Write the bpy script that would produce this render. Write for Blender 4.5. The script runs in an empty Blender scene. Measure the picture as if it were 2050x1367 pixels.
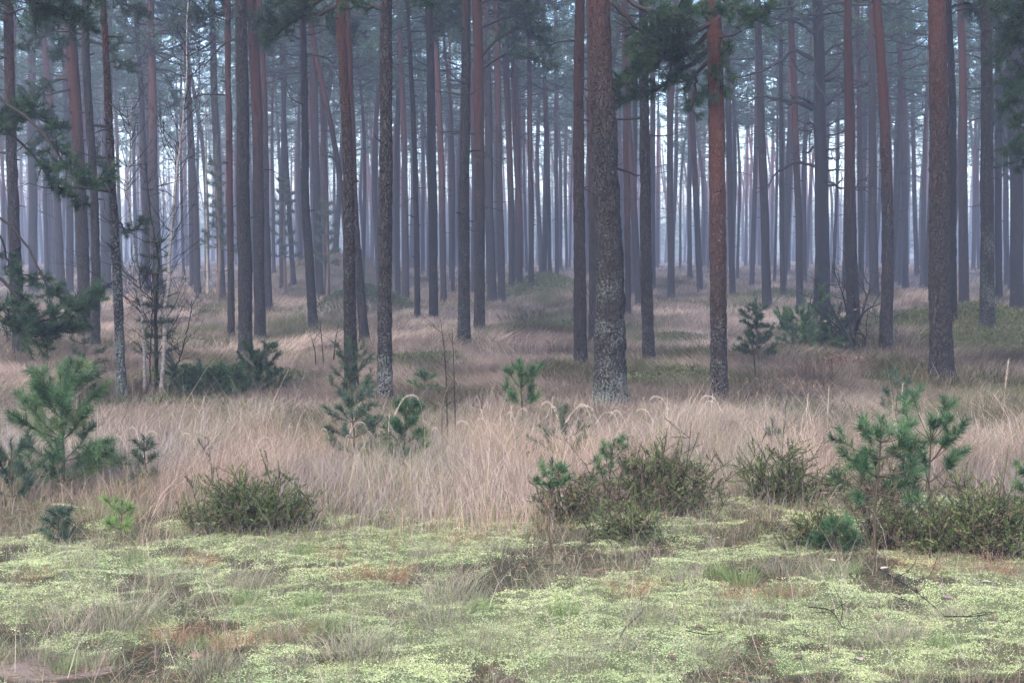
import bpy, math
import numpy as np
from mathutils import Vector

RNG = np.random.default_rng(11)
C = bpy.context.scene.collection

# ------------------------------------------------------------------ camera geometry
FPX, CX, CY = 2847.0, 1025.0, 683.5        # focal length and centre in photograph pixels (50 mm lens)
CAMZ = 1.6
HOR = 505.0
PITCH = math.atan((CY - HOR) / FPX)
SP, CP = math.sin(PITCH), math.cos(PITCH)

def pix(px, py, Y):
    """world point at forward distance Y seen at photo pixel px, py"""
    dx = (px - CX) / FPX; dy = -(py - CY) / FPX
    d = np.array([dx, CP + dy * SP, -SP + dy * CP])
    return np.array([0, 0, CAMZ]) + d * (Y / d[1])

# ------------------------------------------------------------------ noise
def _hash(ix, iy, iz, seed):
    h = (ix.astype(np.int64) * 374761393 + iy.astype(np.int64) * 668265263 + iz.astype(np.int64) * 2147483647 + seed * 144665) & 0xffffffff
    h = ((h ^ (h >> 13)) * 1274126177) & 0xffffffff
    h = ((h ^ (h >> 16)) * 2246822519) & 0xffffffff
    return ((h ^ (h >> 15)) & 0xffffff) / float(0xffffff)

def vnoise(x, y, z=None, seed=0):
    x = np.asarray(x, float); y = np.asarray(y, float)
    z = np.zeros_like(x) if z is None else np.asarray(z, float)
    ix, iy, iz = np.floor(x), np.floor(y), np.floor(z)
    fx, fy, fz = x - ix, y - iy, z - iz
    fx, fy, fz = (f * f * (3 - 2 * f) for f in (fx, fy, fz))
    def H(a, b, c): return _hash(ix + a, iy + b, iz + c, seed)
    def L(a, b, t): return a + (b - a) * t
    return L(L(L(H(0,0,0), H(1,0,0), fx), L(H(0,1,0), H(1,1,0), fx), fy),
             L(L(H(0,0,1), H(1,0,1), fx), L(H(0,1,1), H(1,1,1), fx), fy), fz) * 2 - 1

def fbm(x, y, oct=4, seed=0):
    s, a, t = 0, 1.0, 0; x = np.asarray(x, float); y = np.asarray(y, float)
    for k in range(oct):
        ca, sa = math.cos(.6 + 1.1 * k), math.sin(.6 + 1.1 * k); q = 2.03 ** k
        s = s + a * vnoise((x * ca - y * sa) * q, (x * sa + y * ca) * q, seed=seed + k); t += a; a *= .5
    return s / t

def sst(a, b, x):
    t = np.clip((np.asarray(x, float) - a) / (b - a), 0, 1); return t * t * (3 - 2 * t)

# ------------------------------------------------------------------ terrain
MOUNDS = [  # photo px, distance, height, sx, sy
    (1090, 46, .42, 1.7, 2.6), (735, 37, .42, 1.3, 2.0), (670, 60, 1.15, 3.0, 6.0), (1975, 24, .42, 2.0, 2.2),
    (1300, 58, .35, 4.0, 5.0), (1120, 34, .25, 1.5, 2.0), (460, 34, .22, 1.8, 2.0), (1890, 40, .30, 2.5, 3.0),
    (380, 44, .35, 2.0, 3.0), (1560, 47, .25, 2.0, 3.0), (900, 55, .30, 2.5, 4.0), (1380, 29, .18, 1.3, 1.6),
    (1050, 26, .14, 1.2, 1.3), (1750, 22, .12, 1.2, 1.3), (560, 28, .15, 1.0, 1.4), (860, 24, .14, 1.0, 1.0)]
MW = [((m[0] - CX) / FPX * m[1], m[1], m[2] * 1.3, m[3], m[4]) for m in MOUNDS]

def H(x, y):
    x = np.asarray(x, float); y = np.asarray(y, float)
    z = .035 * fbm(x / 1.1, y / 1.1, 3, 3) * sst(2, 5, y)
    z = z + .034 * fbm(x / .20, y / .20, 3, 5) * sst(3, 5, y) * (1 - sst(14, 22, y))
    z = z + sst(11, 18, y) * (.19 * fbm(x / 2.3, y / 2.6, 3, 17) + .16 * (.35 - np.abs(fbm(x / 1.5, y / 1.5, 2, 19))) - .05)
    for mx, my, h, sx, sy in MW:
        z = z + h * np.exp(-((x - mx) / sx) ** 2 - ((y - my) / sy) ** 2)
    z = z + .50 * sst(52, 85, y)
    return z
def h1(x, y): return float(H(np.array([x]), np.array([y]))[0])

_YS = np.concatenate([np.arange(4, 30, .02), np.arange(30, 110, .1)])
def gnd(px, py):
    """first terrain point met by the sight line through a photo pixel"""
    dx = (px - CX) / FPX; dy = -(py - CY) / FPX
    d = np.array([dx, CP + dy * SP, -SP + dy * CP]) / (CP + dy * SP)
    X = d[0] * _YS; Z = CAMZ + d[2] * _YS
    b = np.nonzero(Z <= H(X, _YS))[0]
    k = b[0] if len(b) else len(_YS) - 1
    return np.array([X[k], _YS[k], h1(X[k], _YS[k])])

# ------------------------------------------------------------------ mesh builder
class MB:
    def __init__(s): s.v, s.q, s.t, s.qm, s.tm, s.c, s.n = [], [], [], [], [], [], 0
    def add(s, v, q=None, t=None, m=0, c=None):
        v = np.asarray(v, np.float32).reshape(-1, 3)
        if q is not None and len(q):
            s.q.append(np.asarray(q, np.int64).reshape(-1, 4) + s.n); s.qm.append(np.full(len(s.q[-1]), m))
        if t is not None and len(t):
            s.t.append(np.asarray(t, np.int64).reshape(-1, 3) + s.n); s.tm.append(np.full(len(s.t[-1]), m))
        if c is None: c = np.full((len(v), 3), .5)
        c = np.asarray(c, np.float32)
        if c.ndim == 1: c = np.tile(c, (len(v), 1))
        s.v.append(v); s.c.append(c); s.n += len(v)
    def merge(s, o, M=None, off=0):
        pass
    def mesh(s, name, mats, smooth=True):
        me = bpy.data.meshes.new(name)
        v = np.concatenate(s.v); q = np.concatenate(s.q) if s.q else np.zeros((0, 4), int); t = np.concatenate(s.t) if s.t else np.zeros((0, 3), int)
        me.vertices.add(len(v)); me.vertices.foreach_set('co', v.ravel().astype(np.float32))
        nl = q.size + t.size; me.loops.add(nl)
        me.loops.foreach_set('vertex_index', np.concatenate([q.ravel(), t.ravel()]).astype(np.int32))
        nf = len(q) + len(t); me.polygons.add(nf)
        ls = np.concatenate([np.arange(len(q)) * 4, q.size + np.arange(len(t)) * 3]).astype(np.int32)
        me.polygons.foreach_set('loop_start', ls)
        mi = np.concatenate((s.qm or [np.zeros(0)]) + (s.tm or [np.zeros(0)])).astype(np.int32)
        me.polygons.foreach_set('material_index', mi)
        me.polygons.foreach_set('use_smooth', np.full(nf, smooth, bool))
        for m in mats: me.materials.append(m)
        a = me.attributes.new('col', 'FLOAT_COLOR', 'POINT')
        cc = np.concatenate(s.c); cc = np.concatenate([cc, np.ones((len(cc), 1))], 1)
        a.data.foreach_set('color', cc.ravel().astype(np.float32))
        me.update(calc_edges=True)
        return me
    def obj(s, name, mats, parent=None, smooth=True):
        if not isinstance(mats, (list, tuple)): mats = [mats]
        o = bpy.data.objects.new(name, s.mesh(name, mats, smooth)); C.objects.link(o)
        if parent is not None: o.parent = parent
        return o

def unit(v):
    v = np.asarray(v, float); return v / (np.linalg.norm(v, axis=-1, keepdims=True) + 1e-9)

def tube(mb, pts, rad, sides=6, m=0, c=None, jit=None):
    pts = np.asarray(pts, float); n = len(pts); rad = np.broadcast_to(np.asarray(rad, float), (n,))
    tan = unit(np.gradient(pts, axis=0))
    mean = unit(pts[-1] - pts[0])
    ref = np.array([1., 0, 0]) if abs(mean[0]) < .75 else np.array([0, 1., 0])
    u = unit(np.cross(tan, ref)); w = np.cross(tan, u)
    a = np.arange(sides) * 2 * math.pi / sides
    r = rad[:, None] * np.ones(sides) if jit is None else rad[:, None] * (1 + jit)
    v = pts[:, None, :] + r[..., None] * (np.cos(a)[None, :, None] * u[:, None, :] + np.sin(a)[None, :, None] * w[:, None, :])
    i = np.arange(n - 1)[:, None] * sides; j = np.arange(sides)[None, :]; j2 = (j + 1) % sides
    q = np.stack([i + j, i + j2, i + sides + j2, i + sides + j], -1).reshape(-1, 4)
    mb.add(v.reshape(-1, 3), q, m=m, c=c)

def spline(P, n):
    P = np.asarray(P, float)
    if len(P) == 2: return P[0] + (P[1] - P[0]) * np.linspace(0, 1, n)[:, None]
    d = np.concatenate([[0], np.cumsum(np.linalg.norm(np.diff(P, axis=0), axis=1))]); t = np.linspace(0, d[-1], n)
    # Catmull-Rom through the points
    m = np.gradient(P, d, axis=0)
    k = np.clip(np.searchsorted(d, t, 'right') - 1, 0, len(P) - 2)
    hh = (d[k + 1] - d[k])[:, None]; s = ((t - d[k])[:, None]) / hh
    return (2*s**3 - 3*s**2 + 1) * P[k] + (s**3 - 2*s**2 + s) * hh * m[k] + (-2*s**3 + 3*s**2) * P[k+1] + (s**3 - s**2) * hh * m[k+1]

def needles(mb, o, d, L, w, m=0, c=None, rng=RNG):
    """thin tapering needles: origins o, directions d (n,3)"""
    n = len(o); d = unit(d); s = unit(np.cross(d, rng.normal(size=(n, 3))))
    L = np.broadcast_to(np.asarray(L, float), (n,))[:, None]; w = np.broadcast_to(np.asarray(w, float), (n,))[:, None]
    v = np.stack([o - s * w / 2, o + s * w / 2, o + d * L], 1)
    if c is None:
        c = np.repeat(rng.random((n, 1)), 3, 1)
    mb.add(v.reshape(-1, 3), t=np.arange(3 * n).reshape(-1, 3), m=m, c=np.repeat(c, 3, 0))

def shoot(mbn, p0, p1, n, L, w, fwd=.75, m=0, tint=None, rng=RNG, tip=True):
    """needles around the axis p0 to p1"""
    p0 = np.asarray(p0, float); p1 = np.asarray(p1, float)
    ax = unit(p1 - p0); t = rng.random(n) ** .8
    o = p0 + (p1 - p0) * t[:, None]
    rad = rng.normal(size=(n, 3)); rad -= (rad @ ax)[:, None] * ax; rad = unit(rad)
    f = fwd * (.5 + .9 * t)[:, None]
    d = ax * f + rad * 1.0
    base = rng.random() if tint is None else tint
    c = np.clip(base * .55 + .45 * rng.random((n, 1)), 0, 1) * np.ones((1, 3))
    needles(mbn, o, d, L * rng.uniform(.7, 1.1, n), w, m, c, rng)

# ------------------------------------------------------------------ materials
def newmat(name):
    m = bpy.data.materials.new(name); m.use_nodes = True
    nt = m.node_tree; nt.nodes.clear()
    out = nt.nodes.new('ShaderNodeOutputMaterial')
    return m, nt, out
def N(nt, t, **kw):
    n = nt.nodes.new(t)
    for k, v in kw.items(): setattr(n, k, v)
    return n
def lk(nt, a, b): nt.links.new(a, b)
def ramp(nt, fac, stops):
    r = N(nt, 'ShaderNodeValToRGB'); e = r.color_ramp.elements
    while len(e) < len(stops): e.new(.5)
    for x, (p, c) in zip(e, stops): x.position = p; x.color = (*c, 1)
    lk(nt, fac, r.inputs[0]); return r.outputs[0]
def mixc(nt, f, a, b, bt='MIX'):
    m = N(nt, 'ShaderNodeMix', data_type='RGBA', blend_type=bt)
    for s, v in ((0, f), (6, a), (7, b)):
        if isinstance(v, (int, float)): m.inputs[s].default_value = v
        elif isinstance(v, tuple): m.inputs[s].default_value = (*v, 1)
        else: lk(nt, v, m.inputs[s])
    return m.outputs[2]
def math_(nt, op, a, b=0., c=None, clamp=False):
    m = N(nt, 'ShaderNodeMath', operation=op, use_clamp=clamp)
    for i, v in enumerate((a, b) if c is None else (a, b, c)):
        if isinstance(v, (int, float)): m.inputs[i].default_value = v
        else: lk(nt, v, m.inputs[i])
    return m.outputs[0]
def noise_(nt, vec, scale, detail=4, rough=.6):
    n = N(nt, 'ShaderNodeTexNoise'); n.inputs['Scale'].default_value = scale; n.inputs['Detail'].default_value = detail
    n.inputs['Roughness'].default_value = rough; lk(nt, vec, n.inputs['Vector']); return n.outputs['Fac']
def mapped(nt, vec, sc, loc=None):
    m = N(nt, 'ShaderNodeMapping'); m.inputs['Scale'].default_value = sc; lk(nt, vec, m.inputs['Vector'])
    if loc is not None: lk(nt, loc, m.inputs['Location'])
    return m.outputs[0]

def leafmat(name, stops, trans=.35, rough=.6):
    """thin leaves and needles: colour by the natural variation stored per leaf"""
    m, nt, out = newmat(name)
    at = N(nt, 'ShaderNodeAttribute', attribute_name='col')
    oi = N(nt, 'ShaderNodeObjectInfo')
    f = math_(nt, 'ADD', at.outputs['Fac'], math_(nt, 'MULTIPLY', math_(nt, 'SUBTRACT', oi.outputs['Random'], .5), .2), clamp=True)
    col = ramp(nt, f, stops)
    p = N(nt, 'ShaderNodeBsdfPrincipled'); p.inputs['Roughness'].default_value = rough
    p.inputs['Specular IOR Level'].default_value = .25
    lk(nt, col, p.inputs['Base Color'])
    t = N(nt, 'ShaderNodeBsdfTranslucent'); lk(nt, col, t.inputs['Color'])
    mx = N(nt, 'ShaderNodeMixShader'); mx.inputs[0].default_value = trans
    lk(nt, p.outputs[0], mx.inputs[1]); lk(nt, t.outputs[0], mx.inputs[2]); lk(nt, mx.outputs[0], out.inputs[0])
    return m

def colmat(name, trans=.3, rough=.7, spec=.2):
    """albedo stored per vertex (natural colour of each blade)"""
    m, nt, out = newmat(name)
    at = N(nt, 'ShaderNodeAttribute', attribute_name='col')
    p = N(nt, 'ShaderNodeBsdfPrincipled'); p.inputs['Roughness'].default_value = rough
    p.inputs['Specular IOR Level'].default_value = spec
    lk(nt, at.outputs['Color'], p.inputs['Base Color'])
    if trans:
        t = N(nt, 'ShaderNodeBsdfTranslucent'); lk(nt, at.outputs['Color'], t.inputs['Color'])
        mx = N(nt, 'ShaderNodeMixShader'); mx.inputs[0].default_value = trans
        lk(nt, p.outputs[0], mx.inputs[1]); lk(nt, t.outputs[0], mx.inputs[2]); lk(nt, mx.outputs[0], out.inputs[0])
    else: lk(nt, p.outputs[0], out.inputs[0])
    return m

def barkmat():
    m, nt, out = newmat('pine_bark')
    tc = N(nt, 'ShaderNodeTexCoord'); oi = N(nt, 'ShaderNodeObjectInfo')
    rl = N(nt, 'ShaderNodeCombineXYZ'); r100 = math_(nt, 'MULTIPLY', oi.outputs['Random'], 100.)
    for k in range(3): lk(nt, r100, rl.inputs[k])
    def oat(n): return N(nt, 'ShaderNodeAttribute', attribute_type='OBJECT', attribute_name=n).outputs['Fac']
    V = mapped(nt, tc.outputs['Object'], (1, 1, .42), rl.outputs[0])
    V2 = mapped(nt, tc.outputs['Object'], (1, 1, 1), rl.outputs[0])
    nz = noise_(nt, V2, 9, 3); wob = N(nt, 'ShaderNodeVectorMath', operation='MULTIPLY_ADD')
    lk(nt, N(nt, 'ShaderNodeTexNoise').outputs['Color'], wob.inputs[0])
    nn = wob.inputs[0].links[0].from_node; nn.inputs['Scale'].default_value = 14; lk(nt, V2, nn.inputs['Vector'])
    wob.inputs[1].default_value = (.075, .075, .075); lk(nt, V, wob.inputs[2])
    vo = N(nt, 'ShaderNodeTexVoronoi', feature='DISTANCE_TO_EDGE'); vo.inputs['Scale'].default_value = 30; lk(nt, wob.outputs[0], vo.inputs['Vector'])
    vc = N(nt, 'ShaderNodeTexVoronoi'); vc.inputs['Scale'].default_value = 30; lk(nt, wob.outputs[0], vc.inputs['Vector'])
    crack = ramp(nt, vo.outputs['Distance'], [(0, (.1, .1, .1)), (.16, (1, 1, 1))])
    fine = noise_(nt, mapped(nt, tc.outputs['Object'], (1, 1, .5), rl.outputs[0]), 70, 4, .7)
    broad = noise_(nt, V2, 2.5, 3)
    z = N(nt, 'ShaderNodeSeparateXYZ'); lk(nt, tc.outputs['Object'], z.inputs[0]); z = z.outputs[2]
    # rough grey-brown plates low down, thin orange bark high up
    of = math_(nt, 'DIVIDE', math_(nt, 'SUBTRACT', z, oat('orange_start')), 2.0)
    of = math_(nt, 'ADD', of, math_(nt, 'MULTIPLY', math_(nt, 'SUBTRACT', broad, .5), .9), clamp=True)
    plate = mixc(nt, vc.outputs['Color'], (.016, .0135, .0145), (.034, .028, .029))
    plate = mixc(nt, math_(nt, 'MULTIPLY', math_(nt, 'SUBTRACT', fine, .40), 2.6, clamp=True), plate, (.105, .092, .094))
    low = mixc(nt, crack, (.009, .0075, .008), plate)
    oran = mixc(nt, fine, (.030, .0115, .0095), (.110, .042, .032))
    oran = mixc(nt, math_(nt, 'MULTIPLY', math_(nt, 'SUBTRACT', 1., crack), .5), oran, (.018, .009, .008))
    col = mixc(nt, of, low, oran)
    # lichen crusts
    l1 = noise_(nt, V2, 48, 3, .75); l2 = noise_(nt, V2, 3.2, 2)
    lf = math_(nt, 'ADD', math_(nt, 'MULTIPLY', l1, 1.15), math_(nt, 'MULTIPLY', l2, .5))
    lf = math_(nt, 'ADD', lf, math_(nt, 'MULTIPLY', oat('lichen'), math_(nt, 'SUBTRACT', 1.0, math_(nt, 'MULTIPLY', z, .30))))
    lf = math_(nt, 'MULTIPLY', math_(nt, 'SUBTRACT', lf, 1.05), 9., clamp=True)
    lic = mixc(nt, noise_(nt, V2, 11, 2), (.15, .185, .165), (.38, .42, .385))
    col = mixc(nt, math_(nt, 'MULTIPLY', lf, .8), col, lic)
    col = mixc(nt, 1.0, col, N(nt, 'ShaderNodeHueSaturation').outputs[0], 'MULTIPLY') if False else col
    br = N(nt, 'ShaderNodeHueSaturation'); lk(nt, col, br.inputs['Color'])
    lk(nt, math_(nt, 'MULTIPLY', math_(nt, 'ADD', .8, math_(nt, 'MULTIPLY', oi.outputs['Random'], .5)), oat('tone')), br.inputs['Value'])
    p = N(nt, 'ShaderNodeBsdfPrincipled'); p.inputs['Roughness'].default_value = .85; p.inputs['Specular IOR Level'].default_value = .2
    lk(nt, br.outputs[0], p.inputs['Base Color'])
    hgt = math_(nt, 'ADD', math_(nt, 'MULTIPLY', crack, math_(nt, 'SUBTRACT', 1.15, of)), math_(nt, 'MULTIPLY', fine, .5))
    hgt = math_(nt, 'ADD', hgt, math_(nt, 'MULTIPLY', lf, .4))
    b = N(nt, 'ShaderNodeBump'); b.inputs['Strength'].default_value = 1.0; b.inputs['Distance'].default_value = .035
    lk(nt, hgt, b.inputs['Height']); lk(nt, b.outputs[0], p.inputs['Normal'])
    lk(nt, p.outputs[0], out.inputs[0])
    return m

def woodmat(name, c1, c2, scale=30, stretch=.3):
    m, nt, out = newmat(name)
    tc = N(nt, 'ShaderNodeTexCoord')
    n = noise_(nt, mapped(nt, tc.outputs['Object'], (1, 1, stretch)), scale, 4, .7)
    col = ramp(nt, n, [(.35, c1), (.65, c2)])
    p = N(nt, 'ShaderNodeBsdfPrincipled'); p.inputs['Roughness'].default_value = .85; p.inputs['Specular IOR Level'].default_value = .2
    lk(nt, col, p.inputs['Base Color'])
    b = N(nt, 'ShaderNodeBump'); b.inputs['Strength'].default_value = .5; b.inputs['Distance'].default_value = .01; lk(nt, n, b.inputs['Height']); lk(nt, b.outputs[0], p.inputs['Normal'])
    lk(nt, p.outputs[0], out.inputs[0]); return m

def groundmat():
    m, nt, out = newmat('heath_soil_and_moss')
    at = N(nt, 'ShaderNodeAttribute', attribute_name='col')
    tc = N(nt, 'ShaderNodeTexCoord')
    a = noise_(nt, tc.outputs['Object'], 45, 5, .75); b_ = noise_(nt, tc.outputs['Object'], 160, 3, .7)
    v = math_(nt, 'ADD', .45, math_(nt, 'ADD', math_(nt, 'MULTIPLY', a, .65), math_(nt, 'MULTIPLY', b_, .45)))
    hs = N(nt, 'ShaderNodeHueSaturation'); lk(nt, at.outputs['Color'], hs.inputs['Color']); lk(nt, v, hs.inputs['Value'])
    p = N(nt, 'ShaderNodeBsdfPrincipled'); p.inputs['Roughness'].default_value = .95; p.inputs['Specular IOR Level'].default_value = .1
    lk(nt, hs.outputs[0], p.inputs['Base Color'])
    b = N(nt, 'ShaderNodeBump'); b.inputs['Strength'].default_value = .8; b.inputs['Distance'].default_value = .02
    lk(nt, math_(nt, 'ADD', a, b_), b.inputs['Height']); lk(nt, b.outputs[0], p.inputs['Normal'])
    lk(nt, p.outputs[0], out.inputs[0]); return m

BARK = barkmat()
TWIG = woodmat('twig_bark', (.011, .009, .009), (.030, .024, .022), 60)
DARKWOOD = woodmat('dark_dead_bark', (.005, .0045, .0045), (.014, .012, .012), 40)
BIRCH = woodmat('birch_bark', (.05, .042, .038), (.28, .255, .23), 22, 2.2)
STEMW = woodmat('young_stem', (.04, .028, .02), (.10, .072, .05), 60)
GREYWOOD = woodmat('weathered_wood', (.2, .18, .17), (.42, .39, .36), 60)
NEED_FAR = leafmat('pine_needles_canopy', [(0, (.022, .058, .036)), (.6, (.055, .120, .070)), (1, (.095, .165, .090))])
NEED_NEAR = leafmat('pine_needles_bough', [(0, (.008, .022, .012)), (.6, (.024, .056, .026)), (1, (.080, .125, .060))])
NEED_YOUNG = leafmat('young_pine_needles', [(0, (.008, .028, .013)), (.5, (.038, .095, .038)), (.88, (.135, .215, .095)), (1, (.20, .20, .09))])
NEED_BLUE = leafmat('blue_green_needles', [(0, (.016, .036, .022)), (.6, (.042, .080, .050)), (1, (.12, .175, .11))])
NEED_LIME = leafmat('lime_needles', [(0, (.08, .14, .05)), (.6, (.18, .28, .08)), (1, (.34, .44, .14))])
HEATH_G = leafmat('heather_green', [(0, (.030, .046, .016)), (.5, (.090, .125, .040)), (1, (.25, .26, .11))], .2)
HEATH_B = leafmat('heather_brown', [(0, (.045, .036, .02)), (.5, (.12, .080, .052)), (1, (.28, .19, .135))], .2)
GRASS = colmat('dry_grass_blades', .3)
MOSSM = colmat('moss_tips', .25)
LEAF = colmat('fallen_leaf', .1)
GROUND = groundmat()

# ------------------------------------------------------------------ object helpers
def thing(name, label, cat, loc=(0, 0, 0), group=None, rotz=0):
    o = bpy.data.objects.new(name, None); C.objects.link(o)
    o.empty_display_size = .2
    o.location = [float(a) for a in loc]; o.rotation_euler = (0, 0, rotz)
    o['label'] = label; o['category'] = cat
    if group: o['group'] = group
    return o
def copy_thing(root, loc, rotz=0, scale=1., label=None, group=None, kids=None, sz=None):
    r = root.copy(); C.objects.link(r); r.location = [float(a) for a in loc]; r.rotation_euler = (0, 0, rotz)
    r.scale = (scale, scale, sz or scale)
    if label: r['label'] = label
    if group: r['group'] = group
    for ch in (kids if kids is not None else list(root.children)):
        c = ch.copy(); C.objects.link(c); c.parent = r
        for g in ch.children:
            d = g.copy(); C.objects.link(d); d.parent = c
    return r

# ------------------------------------------------------------------ ground sheet
def ground_colour(x, y):
    n1 = fbm(x / .9, y / .9, 4, 41); n2 = fbm(x / .35, y / .35, 4, 51); n3 = fbm(x / 3.5, y / 3.5, 3, 61)
    soil = np.array([.082, .078, .045]); litter = np.array([.140, .120, .072]); olive = np.array([.135, .135, .07])
    moss = np.array([.25, .285, .14]); straw = np.array([.25, .19, .155]); sand = np.array([.50, .38, .31])
    c = soil + (litter - soil) * sst(-.3, .3, n2)[:, None]
    mk = moss_mask(x, y)
    c = c + (moss - c) * (mk * .9)[:, None]
    c = c + (olive - c) * (.55 * sst(.0, .35, -n1) * (1 - mk))[:, None]
    far = sst(8.2, 10.2, y)
    fc = straw * (1 + .25 * n3[:, None]); fc = fc + (np.array([.10, .105, .055]) - fc) * (.7 * sst(.12, .4, fbm(x / 2.2, y / 2.6, 3, 71)))[:, None]
    c = c + (fc - c) * far[:, None]
    sp = pix(90, 1362, 5.33)
    s = np.exp(-((x - sp[0]) / .28) ** 2 - ((y - 5.35) / .22) ** 2) * (1 + .5 * n2)
    c = c + (sand - c) * sst(.35, .6, s)[:, None]
    return np.clip(c * .46, 0, 1)

def moss_mask(x, y):
    n1 = fbm(x / 1.3, y / 1.0, 4, 41); n2 = fbm(x / .26, y / .26, 4, 51)
    left = sst(-.2, -1.6, x) * .16 + sst(-.5, -1.5, x) * sst(6.2, 5.3, y) * .5
    back = sst(7.7, 10.2, y) * .9
    return sst(-.22, .16, n1 * .6 + n2 * .9 + .26 - left - back)

def build_ground():
    u = np.concatenate([[-1], np.linspace(-1, 1, 250), [1]])
    ys = np.concatenate([np.arange(-24, 4.2, .8), np.arange(4.2, 10, .022), np.arange(10, 20, .06), np.arange(20, 60, .2), np.arange(60, 150, .8), np.arange(150, 245, 4.)])
    X = u[None, :] * (1.5 + .46 * np.maximum(ys, 0))[:, None] * np.ones((len(ys), 1))
    X[:, 0] = -148; X[:, -1] = 148
    Y = ys[:, None] * np.ones_like(X)
    x, y = X.ravel(), Y.ravel(); z = H(x, y)
    mk = moss_mask(x, y); z = z + .012 * mk * (1 - sst(8, 10, y))
    n = len(u); i = np.arange(len(ys) - 1)[:, None] * n; j = np.arange(n - 1)[None, :]
    q = np.stack([i + j, i + j + 1, i + n + j + 1, i + n + j], -1).reshape(-1, 4)
    mb = MB(); mb.add(np.stack([x, y, z], 1), q, c=ground_colour(x, y))
    o = mb.obj('ground', GROUND); o['kind'] = 'structure'
    o['label'] = 'mossy heath and forest floor of low hummocks'
build_ground()

# ------------------------------------------------------------------ pine foliage
def twig_spray(mb, path, n, lr, f0, nl, nw, npn, rng, wm=0, nm=1, wr=.006, up=.25, flat=.5, sub=1, tint=(0, 1), sides=3):
    """side twigs with needles along a branch path; wood in slot wm, needles in slot nm"""
    path = np.asarray(path, float); K = len(path)
    for i in range(n):
        t = f0 + (1 - f0) * (i + rng.random()) / n
        k = t * (K - 1); a = int(min(k, K - 2)); p = path[a] + (path[a + 1] - path[a]) * (k - a)
        ax = unit(path[min(a + 1, K - 1)] - path[max(a - 1, 0)])
        side = unit(np.cross(ax, [0, 0, 1]) + 1e-4) * (1 if (i % 2) else -1)
        d = unit(ax * rng.uniform(.3, .9) + side * rng.uniform(.3, 1.) + np.array([0, 0, 1]) * (up + flat * rng.normal() * .6))
        L = rng.uniform(*lr) * (1.15 - .6 * t)
        for s in range(1 + sub):
            if s: d2 = unit(d + rng.normal(size=3) * .55); L2 = L * rng.uniform(.45, .8); p2 = p + d * L * rng.uniform(.2, .7)
            else: d2, L2, p2 = d, L, p
            e = p2 + d2 * L2 + np.array([0, 0, .12 * L2])
            mid = p2 + d2 * L2 * .5
            tube(mb, [p2, mid, e], [wr, wr * .8, wr * .5], sides, wm)
            tn = rng.uniform(*tint)
            shoot(mb, p2 + (e - p2) * .25, e, npn, nl, nw, m=nm, rng=rng, tint=tn)

def crown_proto(seed, Hc=7.5, R=2.1, lod=1.0):
    """crown of a forest pine, origin at the crown's base on the trunk; trunk top included in trunk mesh"""
    rng = np.random.default_rng(seed); mb = MB()
    z = 0.; ph = rng.random() * 6
    while z < Hc * .97:
        t = z / Hc
        prof = R * min(1, .55 + 1.6 * t) * (1 - t ** 1.6) + .25
        nb = rng.integers(3, 6)
        for b in range(nb):
            ph += 2 * math.pi / nb + rng.normal() * .35
            if rng.random() < .38: continue
            L = prof * rng.uniform(.55, 1.15); el = math.radians(-8 + 50 * t + rng.normal() * 9)
            d = np.array([math.cos(ph) * math.cos(el), math.sin(ph) * math.cos(el), math.sin(el)])
            p0 = np.array([0, 0, z + rng.normal() * .08]); s = rng.normal(size=3) * .12
            P = [p0, p0 + d * L * .35 + [0, 0, -.03 * L], p0 + d * L * .7 + s * L * .6, p0 + d * L + s * L + [0, 0, .16 * L]]
            P = spline(P, 6)
            tube(mb, P, np.linspace(.03 * (1 - .6 * t), .008, 6), 4 if lod > .6 else 3, 0)
            n = max(3, int((4 + 4 * L) * (lod ** .5)))
            dead = t < .12 and rng.random() < .5
            twig_spray(mb, P, n, (.3, .75), .3, .13 / lod ** .5, .017 / lod ** .8, 3 if dead else max(7, int(15 * lod)), rng, wr=.007, sub=1 if lod > .6 else 0)
        z += rng.uniform(.3, .5)
    return mb

CROWNS = [crown_proto(100 + k, Hc=6.6 + .5 * k, R=1.75 + .14 * (k % 4)).mesh('crown', [TWIG, NEED_FAR]) for k in range(6)]
CROWN_H = [6.6 + .5 * k for k in range(6)]

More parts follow.
